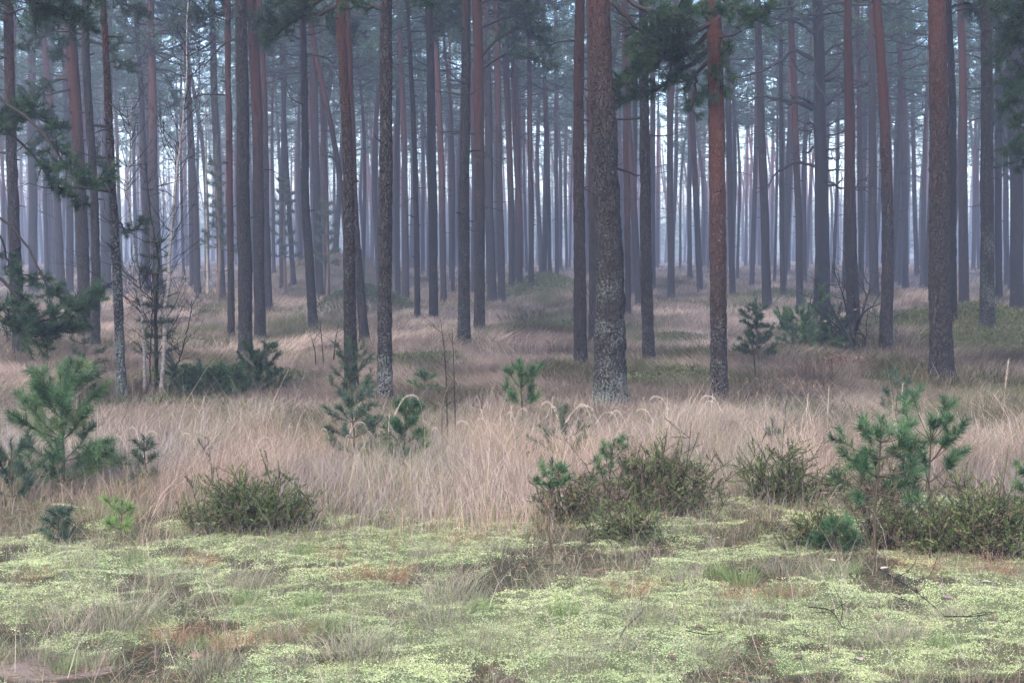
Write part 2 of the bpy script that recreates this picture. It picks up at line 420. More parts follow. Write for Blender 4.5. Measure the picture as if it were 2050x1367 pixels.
def joined(mb, pts, rad, sides, host, m=0):
    """a tube grown out of an existing surface point: one edge shared with the host vertex"""
    n0 = mb.n; tube(mb, pts, rad, sides, m)
    if host is not None: mb.t.append(np.array([[host, n0, n0 + 1]])); mb.tm.append(np.array([m]))
    return n0
def dead_twigs(mb, centre, z0, z1, dens, rng, rmin, lmax=1.1, m=1, sep=None):
    """stubs and dead lower branches growing from a trunk mesh; long ones go to meshes of their own when sep is a list"""
    V = np.concatenate(mb.v)
    z = z0
    while z < z1:
        z += rng.uniform(.18, .55)
        f = (z - z0) / max(z1 - z0, .1)
        for _ in range(rng.integers(1, 4)):
            if rng.random() > dens * (.35 + .9 * f): continue
            p, r = centre(z + rng.normal() * .03)
            a = rng.random() * 6.283; el = rng.normal() * .25 + .1
            d = np.array([math.cos(a) * math.cos(el), math.sin(a) * math.cos(el), math.sin(el)])
            L = min(lmax, .07 + rng.exponential(.28) * (.5 + f))
            p0 = p + d * r * .8
            near = int(np.argmin(((V - p0) ** 2).sum(1)))
            if L < .16:
                joined(mb, [p0, p0 + d * L * .6, p0 + d * L], [.016, .013, .008], 4, near, m); continue
            k = rng.normal(size=3) * .2; k[2] -= .12
            P = spline([p0, p0 + d * L * .4, p0 + (d + k * .6) * L * .75, p0 + (d + k) * L + [0, 0, .1 * L]], 6)
            r0 = max(rmin, .007 + .012 * L)
            o = mb
            if sep is not None and L > .3: o = MB(); sep.append(o); near = None; mm = 0
            else: mm = m
            n0 = joined(o, P, np.linspace(r0, rmin * .55, 6), 4, near, mm)
            for s in range(int(L * 4)):
                i = rng.integers(2, 6); q = P[i]; dd = unit(d + rng.normal(size=3) * .7) * L * rng.uniform(.2, .45)
                joined(o, [q, q + dd * .5, q + dd + [0, 0, .03]], [rmin * .7, rmin * .6, rmin * .4], 3, n0 + 4 * int(i), mm)

def trunk_mesh(base, pts, rb, rt, Ht, near, rng, zvis):
    """trunk through given points (relative to base): list of (dx,dy,z). Radius rb at the foot, rt at the last seen point"""
    P = [np.array([0, 0, 0.])] + [np.array(p) for p in pts]
    top = P[-1]; d = (P[-1] - P[-2]); d = d / max(d[2], .1)
    if top[2] < Ht - 1: P.append(np.array([top[0] + d[0] * (Ht - top[2]) * .5, top[1], Ht]))
    Pz = np.array([p[2] for p in P]); S = spline(P, 60); o = np.argsort(S[:, 2])
    zs = np.concatenate([np.arange(-.7, zvis, near), np.linspace(zvis, Ht, 14)])
    sx = np.interp(zs, S[o, 2], S[o, 0]); sy = np.interp(zs, S[o, 2], S[o, 1])
    wob = .25 * rb
    sx = sx + wob * .5 * vnoise(zs * .8, zs * 0 + base[0] * 3.3, seed=5) * sst(0, 1.5, zs); sy = sy + wob * .5 * vnoise(zs * .8, zs * 0 + base[1] * 3.3, seed=6) * sst(0, 1.5, zs)
    zt = max(top[2], 1.)
    r = rb + (rt - rb) * np.clip(zs / zt, 0, 1)
    up = zs > zt; r[up] = rt * (1 - .93 * (zs[up] - zt) / max(Ht - zt, .5))
    r = r * (1 + .42 * np.exp(-np.maximum(zs, 0) / (.5 * rb + .09)) + .04 * vnoise(zs * 1.7, zs * 0 + base[0], seed=9))
    return zs, sx, sy, r

def add_trunk(mb, zs, sx, sy, r, sides, rng, amp=.0):
    a = np.arange(sides) * 2 * math.pi / sides
    jit = None
    if amp:
        A, Z = np.meshgrid(a, zs); s0 = rng.random() * 50
        ca, sa = np.cos(A), np.sin(A); R0 = r[:, None]
        jit = amp / np.maximum(R0, .02) * (vnoise(ca * R0 * 26 + s0, sa * R0 * 26, Z * 11, 7) + .6 * vnoise(ca * R0 * 60 + s0, sa * R0 * 60, Z * 26, 8))
        lob = 3 + rng.integers(0, 3); jit = jit + .10 * np.exp(-np.maximum(Z, 0) / .2) * np.cos(A * lob + s0)
    tube(mb, np.stack([sx, sy, zs], 1), r, sides, 0, jit=jit)

# ------------------------------------------------------------------ the pines that can be told apart
# (foot px,py) , [(px,py) up the trunk], width px at foot, width px high up, photo row where the bark turns orange, lichen, twig density, label
PINES = [
 ((40, 722), [(28, 440), (20, 150), (14, 0)], 27, 18, 150, .1, .6, 'grey-brown pine close to the left edge behind drooping dark boughs'),
 ((171, 690), [(162, 440), (143, 80), (136, -20)], 27, 22, 330, 0, .7, 'reddish pine behind the feathery bough, left partner of a darker pine'),
 ((191, 706), [(189, 400), (174, 100), (168, 0)], 20, 14, -100, .1, .7, 'dark slim pine standing just right of a reddish pine'),
 ((244, 812), [(238, 640), (228, 430), (209, 0)], 22, 12, 160, .34, .8, 'thin foreground pine with pale lichen crust on its crooked lower trunk'),
 ((318, 598), [(309, 440), (304, 100), (300, 0)], 24, 13, 300, 0, .6, 'grey-pink pine directly behind the birch saplings'),
 ((297, 592), [(292, 400), (275, 60), (271, 0)], 14, 9, 60, 0, .5, 'bluish thin pine leaning left behind the birch saplings'),
 ((396, 586), [(389, 400), (375, 100), (368, 0)], 13, 9, 200, 0, .5, 'thin misty pine right of the tall birch sapling'),
 ((444, 601), [(438, 400), (430, 200), (424, 0)], 16, 13, -50, 0, .4, 'dull grey pine well left of a thin red pine'),
 ((463, 690), [(461, 450), (458, 200), (453, 0)], 15, 11, 480, 0, .6, 'thin reddish pine close left of a stout dark pine'),
 ((492, 728), [(488, 440), (484, 200), (481, 0)], 31, 23, -300, .16, .25, 'stout dark grey pine with faint lichen above a low pine thicket'),
 ((521, 692), [(519, 440), (511, 150), (504, 0)], 24, 20, 320, .05, .35, 'flaky pinkish pine touching the right side of a stout dark pine'),
 ((538, 632), [(533, 440), (526, 150), (521, 0)], 16, 12, 250, 0, .3, 'pale pine half hidden behind the flaky pinkish pine'),
 ((565, 577), [(566, 430), (569, 150), (570, 0)], 12, 8, 100, 0, .9, 'thin twiggy pine on the rise right of the flaky pine'),
 ((588, 569), [(580, 440), (566, 150), (562, 0)], 11, 8, 0, 0, .4, 'very slim leaning pine on the crest of the hummock'),
 ((628, 662), [(614, 440), (609, 100), (606, 0)], 20, 12, 60, .12, .6, 'dark pine with a left-leaning foot left of the red pine'),
 ((641, 602), [(635, 440), (627, 100), (622, 0)], 17, 15, 300, 0, .4, 'pale pink pine right behind the dark leaning-foot pine'),
 ((731, 692), [(711, 440), (703, 250), (697, 100), (692, 0)], 20, 12, 420, .05, .4, 'dark-footed pine leaning out from behind the red trunk'),
 ((696, 612), [(690, 440), (670, 290), (634, 113), (612, 0)], 13, 10, 250, 0, .5, 'bent pale pink pine curving far left behind the red trunk'),
 ((655, 597), [(653, 440), (646, 250), (642, 60)], 12, 9, 520, 0, .3, 'thin orange pine standing left of the red trunk on the hummock'),
 ((703, 800), [(700, 560), (696, 300), (683, 0)], 30, 17, 250, .1, .25, 'tall red-barked pine rising behind two young pines'),
 ((770, 822), [(771, 600), (773, 300), (774, 0)], 33, 23, -500, .22, .18, 'straight dark brown pine beside the red-barked one'),
 ((812, 605), [(811, 440), (804, 150), (799, 0)], 16, 9, 300, 0, .5, 'misty pink pine right of the straight dark brown one'),
 ((836, 650), [(834, 440), (828, 250), (815, 0)], 13, 8, -100, .05, 1.0, 'thin grey pine bristling with dead twigs left of a smooth grey pine'),
 ((868, 650), [(867, 440), (862, 150), (857, 0)], 20, 15, 60, .15, .35, 'mid-sized grey pine with bluish lichen foot beyond the dead weed stems'),
 ((888, 607), [(886, 440), (876, 150), (868, 0)], 13, 12, 420, 0, .3, 'flaky orange-pink pine behind the mid-sized grey pine'),
 ((929, 697), [(929, 440), (931, 200), (932, 0)], 27, 17, 0, .2, .55, 'dark pine with lichen, left of a close pair, twigs on its right'),
 ((960, 672), [(960, 440), (958, 200), (953, 0)], 24, 19, 330, .1, .55, 'red-brown pine with a feathery high bough, right beside a dark pine'),
 ((986, 608), [(980, 440), (976, 200), (972, 0)], 20, 14, 100, 0, .5, 'grey pine peeping out behind the red-brown pine'),
 ((1005, 607), [(1001, 440), (996, 150), (993, 0)], 16, 12, 250, 0, .5, 'slim grey-red pine left of the green mound'),
 ((1024, 585), [(1023, 440), (1014, 150), (1009, 0)], 13, 13, 380, 0, .5, 'pale pink pine behind the green mound with curling dead twigs'),
 ((1041, 583), [(1040, 440), (1030, 250), (1026, 0)], 12, 8, 500, 0, .5, 'thin brown-orange pine at the left end of the green mound'),
 ((1063, 580), [(1063, 440), (1060, 200), (1058, 0)], 12, 9, 330, 0, .4, 'slender pine standing just behind the crest of the green mound'),
 ((1163, 748), [(1160, 560), (1160, 300), (1160, 0)], 28, 19, 330, .08, .35, 'rusty pine left of the thickest trunk'),
 ((1222, 838), [(1219, 560), (1212, 300), (1203, 0)], 70, 43, 90, .29, .18, 'thickest foreground pine with crusty lichen-covered bark'),
 ((1190, 695), [(1188, 440), (1186, 150), (1184, 0)], 24, 20, 350, 0, .3, 'pinkish pine mostly hidden behind the thickest trunk'),
 ((1258, 638), [(1255, 440), (1252, 200), (1250, 0)], 13, 10, 500, 0, .4, 'thin red pine just right of the thickest trunk'),
 ((1280, 620), [(1270, 440), (1258, 250), (1254, 0)], 16, 11, 420, 0, .4, 'slim leaning pine between the thin red pine and a dark pine'),
 ((1300, 738), [(1293, 500), (1288, 200), (1286, 0)], 27, 17, -150, .16, .5, 'dark grey pine right of the thickest trunk under a bushy bough'),
 ((1307, 577), [(1306, 440), (1306, 200), (1305, 0)], 12, 10, 300, 0, .4, 'misty pine close behind a dark grey pine'),
 ((1381, 557), [(1380, 440), (1381, 200), (1382, 0)], 10, 7, 300, 0, .5, 'faint slim pine left of the orange pine, far off'),
 ((1402, 586), [(1395, 440), (1386, 250), (1380, 60)], 13, 11, 360, 0, .5, 'pink-topped leaning pine left of the orange pine'),
 ((1440, 820), [(1437, 560), (1433, 250), (1427, 0)], 36, 29, 560, .18, .12, 'bright orange-barked pine with dark base under the bushy bough'),
 ((1467, 597), [(1463, 440), (1457, 200), (1452, 0)], 13, 11, 200, 0, .6, 'pale grey pine right behind the orange-barked pine'),
 ((1536, 623), [(1530, 440), (1522, 200), (1517, 0)], 20, 13, -200, .1, .5, 'straight slate-grey pine left of the gnarled dead-limbed one'),
 ((1568, 602), [(1565, 440), (1563, 200), (1562, 0)], 11, 8, -100, 0, .5, 'narrow dark pine between slate-grey and red-topped pines'),
 ((1602, 623), [(1598, 440), (1590, 200), (1583, 0)], 15, 12, 330, 0, .5, 'red-topped pine left of the gnarled dead-limbed one'),
 ((1645, 645), [(1645, 440), (1642, 250), (1637, 0)], 34, 20, -900, .2, .3, 'black gnarled pine with many crooked dead limbs'),
 ((1710, 668), [(1702, 440), (1700, 200), (1699, 0)], 29, 15, 400, .05, .3, 'smooth brown-pink pine behind the bare bush'),
 ((1725, 597), [(1723, 440), (1719, 200), (1717, 0)], 12, 9, 300, 0, .8, 'thin pink pine right of the smooth brown-pink pine'),
 ((1750, 600), [(1748, 440), (1745, 200), (1744, 0)], 20, 12, 100, 0, .6, 'hazy blue-grey pine left of an orange leaning pine'),
 ((1773, 714), [(1778, 440), (1770, 200), (1754, 0)], 28, 17, 330, .05, .3, 'orange-topped pine bending left at the top, right of the bare bush'),
 ((1813, 582), [(1812, 440), (1810, 200), (1807, 0)], 13, 11, 300, 0, .7, 'misty pink pine in the gap left of the broad pink-brown pine'),
 ((1836, 552), [(1832, 440), (1826, 200), (1822, 0)], 10, 8, 300, 0, .6, 'far thin pine in the gap beside a misty pink pine'),
 ((1885, 765), [(1882, 560), (1881, 300), (1875, 0)], 48, 33, 250, .08, .14, 'broad pink-brown pine with short knots and flaring foot'),
 ((1908, 654), [(1907, 440), (1905, 200), (1903, 0)], 16, 13, 0, 0, .4, 'dark pine half hidden behind the broad pink-brown pine'),
 ((1930, 628), [(1929, 440), (1927, 200), (1923, 0)], 22, 14, 300, 0, .5, 'dark red pine right of the broad pink-brown pine'),
 ((1977, 672), [(1976, 440), (1978, 200), (1972, 0)], 30, 22, 0, .3, .5, 'rough dark pine with greenish lichen collar low on its trunk'),
 ((2000, 605), [(1999, 440), (1997, 200), (1996, 0)], 15, 13, -100, 0, .4, 'narrow dark pine just behind the rough lichen-collared pine'),
 ((2015, 578), [(2014, 440), (2012, 200), (2011, 0)], 12, 10, 100, 0, .4, 'pale thin pine between two dark pines at the right edge'),
 ((2036, 630), [(2035, 440), (2031, 200), (2028, 0)], 28, 24, -300, .1, .5, 'blackish pine at the right edge wrapped in dark foliage'),
 ((140, 592), [(139, 440), (134, 200), (130, 0)], 16, 11, 200, 0, .5, 'hazy pine left of the reddish pine and its darker partner'),
 ((67, 590), [(66, 440), (64, 200), (62, 0)], 20, 14, 200, 0, .5, 'broad faded pine right of the left-edge pine'),
 ((213, 588), [(212, 440), (216, 200), (216, 0)], 22, 14, 150, 0, .5, 'faded pine behind the thin lichen-crusted foreground pine'),
 ((1342, 566), [(1342, 440), (1339, 200), (1338, 0)], 12, 8, 300, 0, .5, 'far grey pine between dark grey and orange pines'),
 ((1115, 560), [(1114, 440), (1113, 200), (1112, 0)], 9, 7, 300, 0, .5, 'far thin pine behind the green mound'),
]
TONE = {46: .28, 20: .6, 33: .62, 25: .6, 37: .6, 43: .65, 54: .55, 55: .6, 56: .55, 57: .5, 59: .4, 2: .6, 9: .7, 32: .7, 53: .8, 14: .65}
PINE_BY = {}
PXY = []
def build_pines():
    for k, (foot, ups, wb, wt, orow, lich, tw, label) in enumerate(PINES):
        rng = np.random.default_rng(1000 + k)
        b = gnd(*foot); Y = b[1]
        pts = []
        for (px, py) in ups:
            p = pix(px, py, Y) - b
            p[1] = rng.normal() * .03 * p[2] * .3
            pts.append(p)
        rb = wb * Y / FPX / 2; rt = wt * Y / FPX / 2
        rb /= 1.06
        Ht = max(rng.uniform(14.0, 17.5), pts[-1][2] + 3)
        zs, sx, sy, r = trunk_mesh(b, pts, rb, rt, Ht, (.022 if Y < 19 else .07) if Y < 19 else (.07 if Y < 34 else .3), rng, min(pts[-1][2] + .3, Ht - 1))
        t = thing('pine_tree', label, 'pine tree', b, 'pines of the forest')
        mb = MB(); add_trunk(mb, zs, sx, sy, r, 40 if Y < 19 else (20 if Y < 34 else 12), rng, min(.013, .075 * rb) if Y < 19 else (.008 if Y < 34 else .004))
        cb = rng.uniform(7.6, 9.0) if Y < 40 else rng.uniform(6.6, 8.6)
        def cen(z): return np.array([np.interp(z, zs, sx), np.interp(z, zs, sy), z]), float(np.interp(z, zs, r))
        sep = [] if Y < 37 else None
        dead_twigs(mb, cen, 1.2 if tw > .5 else 1.8, min(cb, pts[-1][2] + .5) if Y < 37 else cb, tw, rng, .0055 * max(1, Y / 24), 1.0, sep=sep)
        tr = mb.obj('trunk', [BARK, TWIG], t)
        for bm in sep or []: bm.obj('branch', TWIG, t)
        tr['orange_start'] = float((pix(foot[0], orow, Y) - b)[2] - 1.0); tr['lichen'] = float(lich); tr['tone'] = TONE.get(k, .8) * .74
        ci = rng.integers(0, 6); cr = bpy.data.objects.new('crown', CROWNS[ci]); C.objects.link(cr); cr.parent = t
        p, _ = cen(cb); cr.location = p; s = (Ht + .3 - cb) / CROWN_H[ci]
        cr.scale = (s * rng.uniform(.9, 1.15),) * 2 + (s,); cr.rotation_euler = (0, 0, rng.random() * 6.28)
        PINE_BY[label] = (t, b, Y, cen); PXY.append((b[0], b[1]))
build_pines()

# ------------------------------------------------------------------ pines fading into the mist
def trunk_proto(seed):
    rng = np.random.default_rng(seed); Ht = 15.5
    zs, sx, sy, r = trunk_mesh(np.array([seed, seed * 2., 0]), [(rng.normal() * .15, rng.normal() * .15, 6), (rng.normal() * .3, rng.normal() * .3, 10)], .135, .095, Ht, .5, rng, 10.5)
    mb = MB(); add_trunk(mb, zs, sx, sy, r, 10, rng, .004)
    def cen(z): return np.array([np.interp(z, zs, sx), np.interp(z, zs, sy), z]), float(np.interp(z, zs, r))
    bare = MB(); bare.v, bare.q = list(mb.v), list(mb.q)
    dead_twigs(mb, cen, 2.0, 8, .6, rng, .013, 1.1)
    return mb.mesh('trunk', [BARK, TWIG]), None, cen(7.6)[0], bare, None
TPROTO = [trunk_proto(300 + k) for k in range(6)]

def fill_positions(n, y0, y1, margin, mind, rng, existing):
    out = []; ex = list(existing); tries = 0
    while len(out) < n and tries < 60000:
        tries += 1
        y = math.sqrt(rng.uniform(y0 ** 2, y1 ** 2)); x = rng.uniform(-1, 1) * (.36 * y * margin)
        if any((x - a) ** 2 + (y - b) ** 2 < mind ** 2 for a, b in ex): continue
        ex.append((x, y)); out.append((x, y))
    return out
def build_fill():
    rng = np.random.default_rng(77)
    pos = fill_positions(195, 44, 98, 1.04, 1.9, rng, PXY)
    for x, y in pos:
        PXY.append((x, y))
        k = rng.integers(0, 6); tm, dmh, cpos, _, _ = TPROTO[k]; ci = rng.integers(0, 6)
        t = thing('pine_tree', 'slim pine fading into pale mist among the far rows of trunks', 'pine tree', (x, y, h1(x, y)), 'far pines fading into the mist', rng.random() * 6.28)
        w = rng.uniform(.5, 1.02); s = rng.uniform(.9, 1.12); t.scale = (w, w, s)
        t.rotation_euler = (rng.normal() * .012, rng.normal() * .014, rng.random() * 6.28)
        tr = bpy.data.objects.new('trunk', tm); C.objects.link(tr); tr.parent = t
        tr['orange_start'] = float(rng.uniform(3.5, 8)); tr['lichen'] = 0.; tr['tone'] = float(rng.uniform(.6, .95))
        cr = bpy.data.objects.new('crown', CROWNS[ci]); C.objects.link(cr); cr.parent = t
        cr.location = cpos; cs = 7.9 / CROWN_H[ci]; cx = rng.uniform(.9, 1.2) / w * cs; cr.scale = (cx, cx, cs); cr.rotation_euler = (0, 0, rng.random() * 6.28)
build_fill()

def far_wood():
    """the far wood beyond: one mass"""
    rng = np.random.default_rng(88); lows = [crown_proto(500 + k, 8.0, 2.2, lod=.22) for k in range(3)]
    lows = [(np.concatenate(l.v), np.concatenate(l.q), np.concatenate(l.qm), np.concatenate(l.t), np.concatenate(l.tm), np.concatenate(l.c)) for l in lows]
    out = MB()
    pos = fill_positions(760, 98, 235, 1.08, 1.7, rng, PXY)
    # wings of the wood beside the view, so that the mass goes on for a camera a step aside
    for _ in range(60):
        y = rng.uniform(22, 98); sgn = 1 if rng.random() < .5 else -1
        pos.append((sgn * (.36 * y + rng.uniform(2.0, 9.0)), y))
    for x, y in pos:
        z0 = h1(x, y); tb = TPROTO[rng.integers(0, 6)][3]
        v = np.concatenate(tb.v) * np.array([.92, .92, 1.]); out.add(v + [x, y, z0], np.concatenate(tb.q), m=0)
        thicket = y > 160
        if thicket and rng.random() < .35: continue
        if 98 < y <= 160 and rng.random() < .62: continue
        cv, cq, cqm, ct, ctm, cc = lows[rng.integers(0, 3)]
        a = rng.random() * 6.28; R = np.array([[math.cos(a), -math.sin(a), 0], [math.sin(a), math.cos(a), 0], [0, 0, 1]])
        s = rng.uniform(.9, 1.15); vv = (cv @ R.T) * (s * (.9 if thicket else 1)) + [x, y, z0 + (rng.uniform(.3, 2.5) if thicket else 7.4)]
        n0 = out.n
        out.add(vv, cq, m=1, c=cc); out.t.append(ct + n0); out.tm.append(np.full(len(ct), 2))
    o = out.obj('distant_forest', [BARK, TWIG, NEED_FAR]); o['kind'] = 'stuff'; o['label'] = 'distant pine forest dissolving in the mist'
    o['orange_start'] = 5.; o['lichen'] = 0.; o['tone'] = .9
far_wood()

# ------------------------------------------------------------------ boughs hanging into view from near pines
def bough(tree, path, Y, n, lr=(.12, .4), f0=.25, r0=.03, npn=70, nl=.07, nw=.0055, seed=0, depth=.5, sub=2, up=.05, flat=.7, tint=(0, 1), mat=None):
    """living branch of a pine; path in photo pixels at distance Y"""
    rng = np.random.default_rng(seed)
    t = tree; b = np.array(t.location)
    P = []
    d0 = rng.uniform(-1, 1) * depth
    for i, (px, py) in enumerate(path): P.append(pix(px, py, Y + d0 * i / max(len(path) - 1, 1)) - b)
    P = spline(P, 14); P[1:-1] += rng.normal(size=(12, 3)) * .012
    w = MB(); tube(w, P, np.linspace(r0, .006, 14), 6)
    o = w.obj('bough', TWIG, t)
    nb = MB(); twig_spray(nb, P, n, lr, f0, nl, nw, npn, rng, sub=sub, up=up, flat=flat, tint=tint, wr=.005)
    nb.obj('foliage', [TWIG, mat or NEED_NEAR], o)

def edge_pine():
    """pine whose trunk stands just outside the left edge and whose boughs hang in"""
    b = np.array([(-110 - CX) / FPX * 13.2, 13.2, 0]); b[2] = h1(b[0], b[1])
    rng = np.random.default_rng(4)
    t = thing('pine_tree', 'near pine rooted outside the left edge, only its dark drooping boughs in view', 'pine tree', b, 'pines of the forest')
    zs, sx, sy, r = trunk_mesh(b, [(.05, 0, 3), (.1, 0, 6)], .15, .11, 13.5, .1, rng, 6)
    mb = MB(); add_trunk(mb, zs, sx, sy, r, 20, rng, .006); o = mb.obj('trunk', BARK, t); o['orange_start'] = 4.; o['lichen'] = .1; o['tone'] = .6
    cr = bpy.data.objects.new('crown', CROWNS[2]); C.objects.link(cr); cr.parent = t; cr.location = (.1, 0, 6.2)
    Y = 13.2
    bough(t, [(-110, -60), (0, -30), (90, 10), (170, 50)], Y, 46, (.2, .5), .2, npn=60, seed=1, tint=(0, .6))
    bough(t, [(-110, -90), (20, -80), (110, -30), (200, -10)], Y - .4, 40, (.2, .5), .2, npn=60, seed=2, tint=(0, .6))
    bough(t, [(-110, 100), (0, 195), (100, 285), (140, 345), (215, 355)], Y, 30, (.12, .32), .62, npn=50, seed=3, r0=.022, up=-.05)
    bough(t, [(-110, 180), (0, 248), (70, 315), (120, 375), (160, 400)], Y + .2, 24, (.12, .3), .62, npn=50, seed=5, r0=.018, up=-.1)
    bough(t, [(-110, 480), (0, 560), (80, 640), (190, 600)], Y - .2, 46, (.15, .4), .4, npn=60, seed=6, r0=.022)
    bough(t, [(-110, 560), (-20, 620), (60, 665), (150, 655)], Y - .1, 40, (.15, .38), .3, npn=60, seed=7, r0=.02)
    bough(t, [(-110, 420), (0, 440), (60, 500), (110, 590), (170, 620)], Y + .3, 14, (.1, .3), .7, npn=60, seed=8, r0=.016)
    bough(t, [(-110, 270), (0, 250), (60, 230), (120, 260)], Y + .5, 20, (.15, .35), .3, npn=60, seed=9, r0=.016, tint=(0, .5))
    bough(t, [(-110, 380), (0, 470), (30, 540), (80, 560)], Y + .4, 14, (.1, .3), .6, npn=50, seed=10, r0=.014)
    bough(t, [(-110, 330), (-40, 300), (20, 240), (60, 210)], Y + .4, 16, (.12, .3), .4, npn=60, seed=11, r0=.014)
edge_pine()

def right_edge_pine():
    b = np.array([(2150 - CX) / FPX * 14.5, 14.5, 0]); b[2] = h1(b[0], b[1]); rng = np.random.default_rng(6)
    t = thing('pine_tree', 'near pine rooted outside the right edge, its blackish foliage filling the upper corner', 'pine tree', b, 'pines of the forest')
    zs, sx, sy, r = trunk_mesh(b, [(.0, 0, 3), (.05, 0, 6)], .15, .11, 13.5, .1, rng, 6)
    mb = MB(); add_trunk(mb, zs, sx, sy, r, 20, rng, .006); o = mb.obj('trunk', BARK, t); o['orange_start'] = 4.; o['lichen'] = .1; o['tone'] = .6
    cr = bpy.data.objects.new('crown', CROWNS[1]); C.objects.link(cr); cr.parent = t; cr.location = (.05, 0, 6.2)
    for i, P in enumerate(([(2150, -80), (2080, -60), (2030, -30), (1995, 20)], [(2150, 0), (2090, 20), (2040, 60), (2005, 120)], [(2150, 80), (2090, 110), (2050, 150), (2010, 215)],
                           [(2150, 150), (2100, 190), (2060, 240), (2025, 290)], [(2150, 40), (2080, 60), (2050, 80), (2030, 90)], [(2150, 120), (2100, 140), (2070, 170), (2040, 190)],
                           [(2150, 200), (2110, 230), (2070, 280), (2045, 335)], [(2150, -40), (2090, -10), (2060, 10), (2035, 40)])):
        bough(t, P, 14.5 + .25 * (i % 3), 26, (.15, .42), .25, npn=44, seed=60 + i, tint=(0, .25), r0=.018)
right_edge_pine()

def T(label): return PINE_BY[label]
def boughs():
    def on(label, *paths, **kw):
        t, b, Y, cen = T(label)
        for i, (path, n) in enumerate(paths):
            k = dict(kw); k['seed'] = k.get('seed', 0) + 40 + i * 7 + n
            bough(t, path, Y, n, **k)
    s = dict(npn=42, nl=.065, nw=.0050)
    on(PINES[19][7], ([(684, 5), (650, 25), (600, 35), (540, 85)], 34), ([(685, -30), (640, 0), (580, 30), (530, 60)], 30), ([(683, -60), (640, -30), (600, -10), (560, 10)], 26), lr=(.12, .35), **s)
    on(PINES[26][7], ([(958, 120), (990, 85), (1040, 60), (1098, 95)], 40), ([(957, 60), (1000, 40), (1050, 30), (1090, 60)], 36), ([(960, 140), (1010, 110), (1060, 115), (1100, 130)], 24), lr=(.18, .55), npn=34, nl=.09, nw=.008)
    on(PINES[26][7], ([(955, 10), (985, 0), (1030, 5), (1075, 20)], 30), lr=(.2, .5), npn=34, nl=.09, nw=.008, seed=3)
    on(PINES[33][7], ([(1225, 5), (1265, 45), (1310, 75), (1380, 110)], 44), ([(1228, -30), (1290, 20), (1370, 30), (1450, 20)], 44), lr=(.12, .34), f0=.3, **s)
    on(PINES[41][7], ([(1435, 90), (1390, 120), (1340, 165), (1250, 200), (1210, 195)], 36), ([(1430, 40), (1380, 70), (1330, 100), (1260, 150)], 44),
       ([(1430, 0), (1380, 20), (1320, 60), (1260, 100)], 40), ([(1432, 60), (1450, 90), (1440, 140), (1438, 190)], 20), ([(1430, -10), (1470, 10), (1500, 40), (1540, 20)], 26), ([(1433, 110), (1400, 140), (1390, 190), (1385, 220)], 14), ([(1430, 60), (1370, 110), (1300, 130), (1240, 170)], 40), lr=(.1, .32), **{**s, 'npn': 62, 'tint': (.25, 1)})
    d = dict(lr=(.15, .45), npn=55, nl=.08, nw=.008, tint=(0, .3))
    on(PINES[59][7], ([(2030, 20), (2000, 30), (1980, 60), (1985, 110)], 34), ([(2032, 120), (2000, 150), (1985, 210), (1990, 250)], 34), ([(2034, 200), (2010, 240), (2005, 300), (2010, 350)], 26),
       ([(2028, -20), (2040, 60), (2045, 150), (2060, 260)], 44), ([(2030, 0), (2020, 60), (2015, 130), (2020, 200)], 40), ([(2030, 60), (2045, 110), (2055, 220), (2050, 330)], 34), ([(2030, 150), (2022, 200), (2030, 260), (2040, 330)], 30), **d)
    d['tint'] = (0, .6)
    on(PINES[2][7], ([(172, 30), (140, 20), (110, 40), (90, 60)], 26), ([(170, 0), (210, -5), (250, 10), (290, 30)], 22), ([(175, 80), (210, 95), (240, 120), (262, 130)], 14), ([(176, 60), (150, 60), (125, 90), (110, 110)], 20), **d)
    on(PINES[1][7], ([(150, 260), (120, 250), (90, 270), (60, 300)], 22), ([(146, 160), (110, 160), (70, 190), (40, 200)], 24), ([(155, 330), (180, 330), (200, 320), (215, 335)], 14), ([(143, 60), (100, 60), (50, 90), (10, 100)], 26), **d)
    on(PINES[3][7], ([(228, 440), (250, 455), (270, 460), (290, 440)], 10), ([(234, 560), (215, 570), (205, 580), (200, 595)], 4), lr=(.06, .16), npn=40, nl=.06, nw=.005, r0=.012)
    on(PINES[20][7], ([(774, 20), (745, 15), (715, 12), (690, 20)], 12), ([(774, -10), (810, -20), (840, 0), (870, 10)], 14), lr=(.1, .3), **s)
    on(PINES[4][7], ([(303, 130), (330, 150), (345, 180), (350, 220)], 12), ([(304, 70), (330, 60), (360, 50), (390, 40)], 18), ([(303, 30), (280, 20), (260, 30), (240, 60)], 18), lr=(.2, .55), npn=50, nl=.11, nw=.013)
boughs()
def more_boughs():
    rng = np.random.default_rng(70); d = dict(npn=40, nl=.09, nw=.009, r0=.016)
    for k, (x, y) in {0: (16, 60), 5: (272, 30), 8: (454, 20), 9: (481, -10), 10: (505, -15), 14: (606, 60), 15: (622, 40), 22: (815, 40), 24: (868, 40), 27: (972, 40), 29: (1009, 60), 38: (1287, 40), 44: (1518, 30), 48: (1699, -10), 54: (1904, 0), 55: (1924, -10), 56: (1974, -20)}.items():
        t, b, Y, cen = T(PINES[k][7])
        for j in range(4):
            sx = rng.choice([-1, 1]); L = rng.uniform(50, 110); y0 = y + rng.uniform(-60, 30)
            bough(t, [(x, y0), (x + sx * L * .35, y0 - 8), (x + sx * L * .7, y0 + rng.uniform(-15, 15)), (x + sx * L, y0 + rng.uniform(-20, 30))], Y, 18, (.2 * Y / 25, .5 * Y / 25), .35, seed=900 + 7 * k + j, **{**d, 'nw': .00035 * Y})
more_boughs()

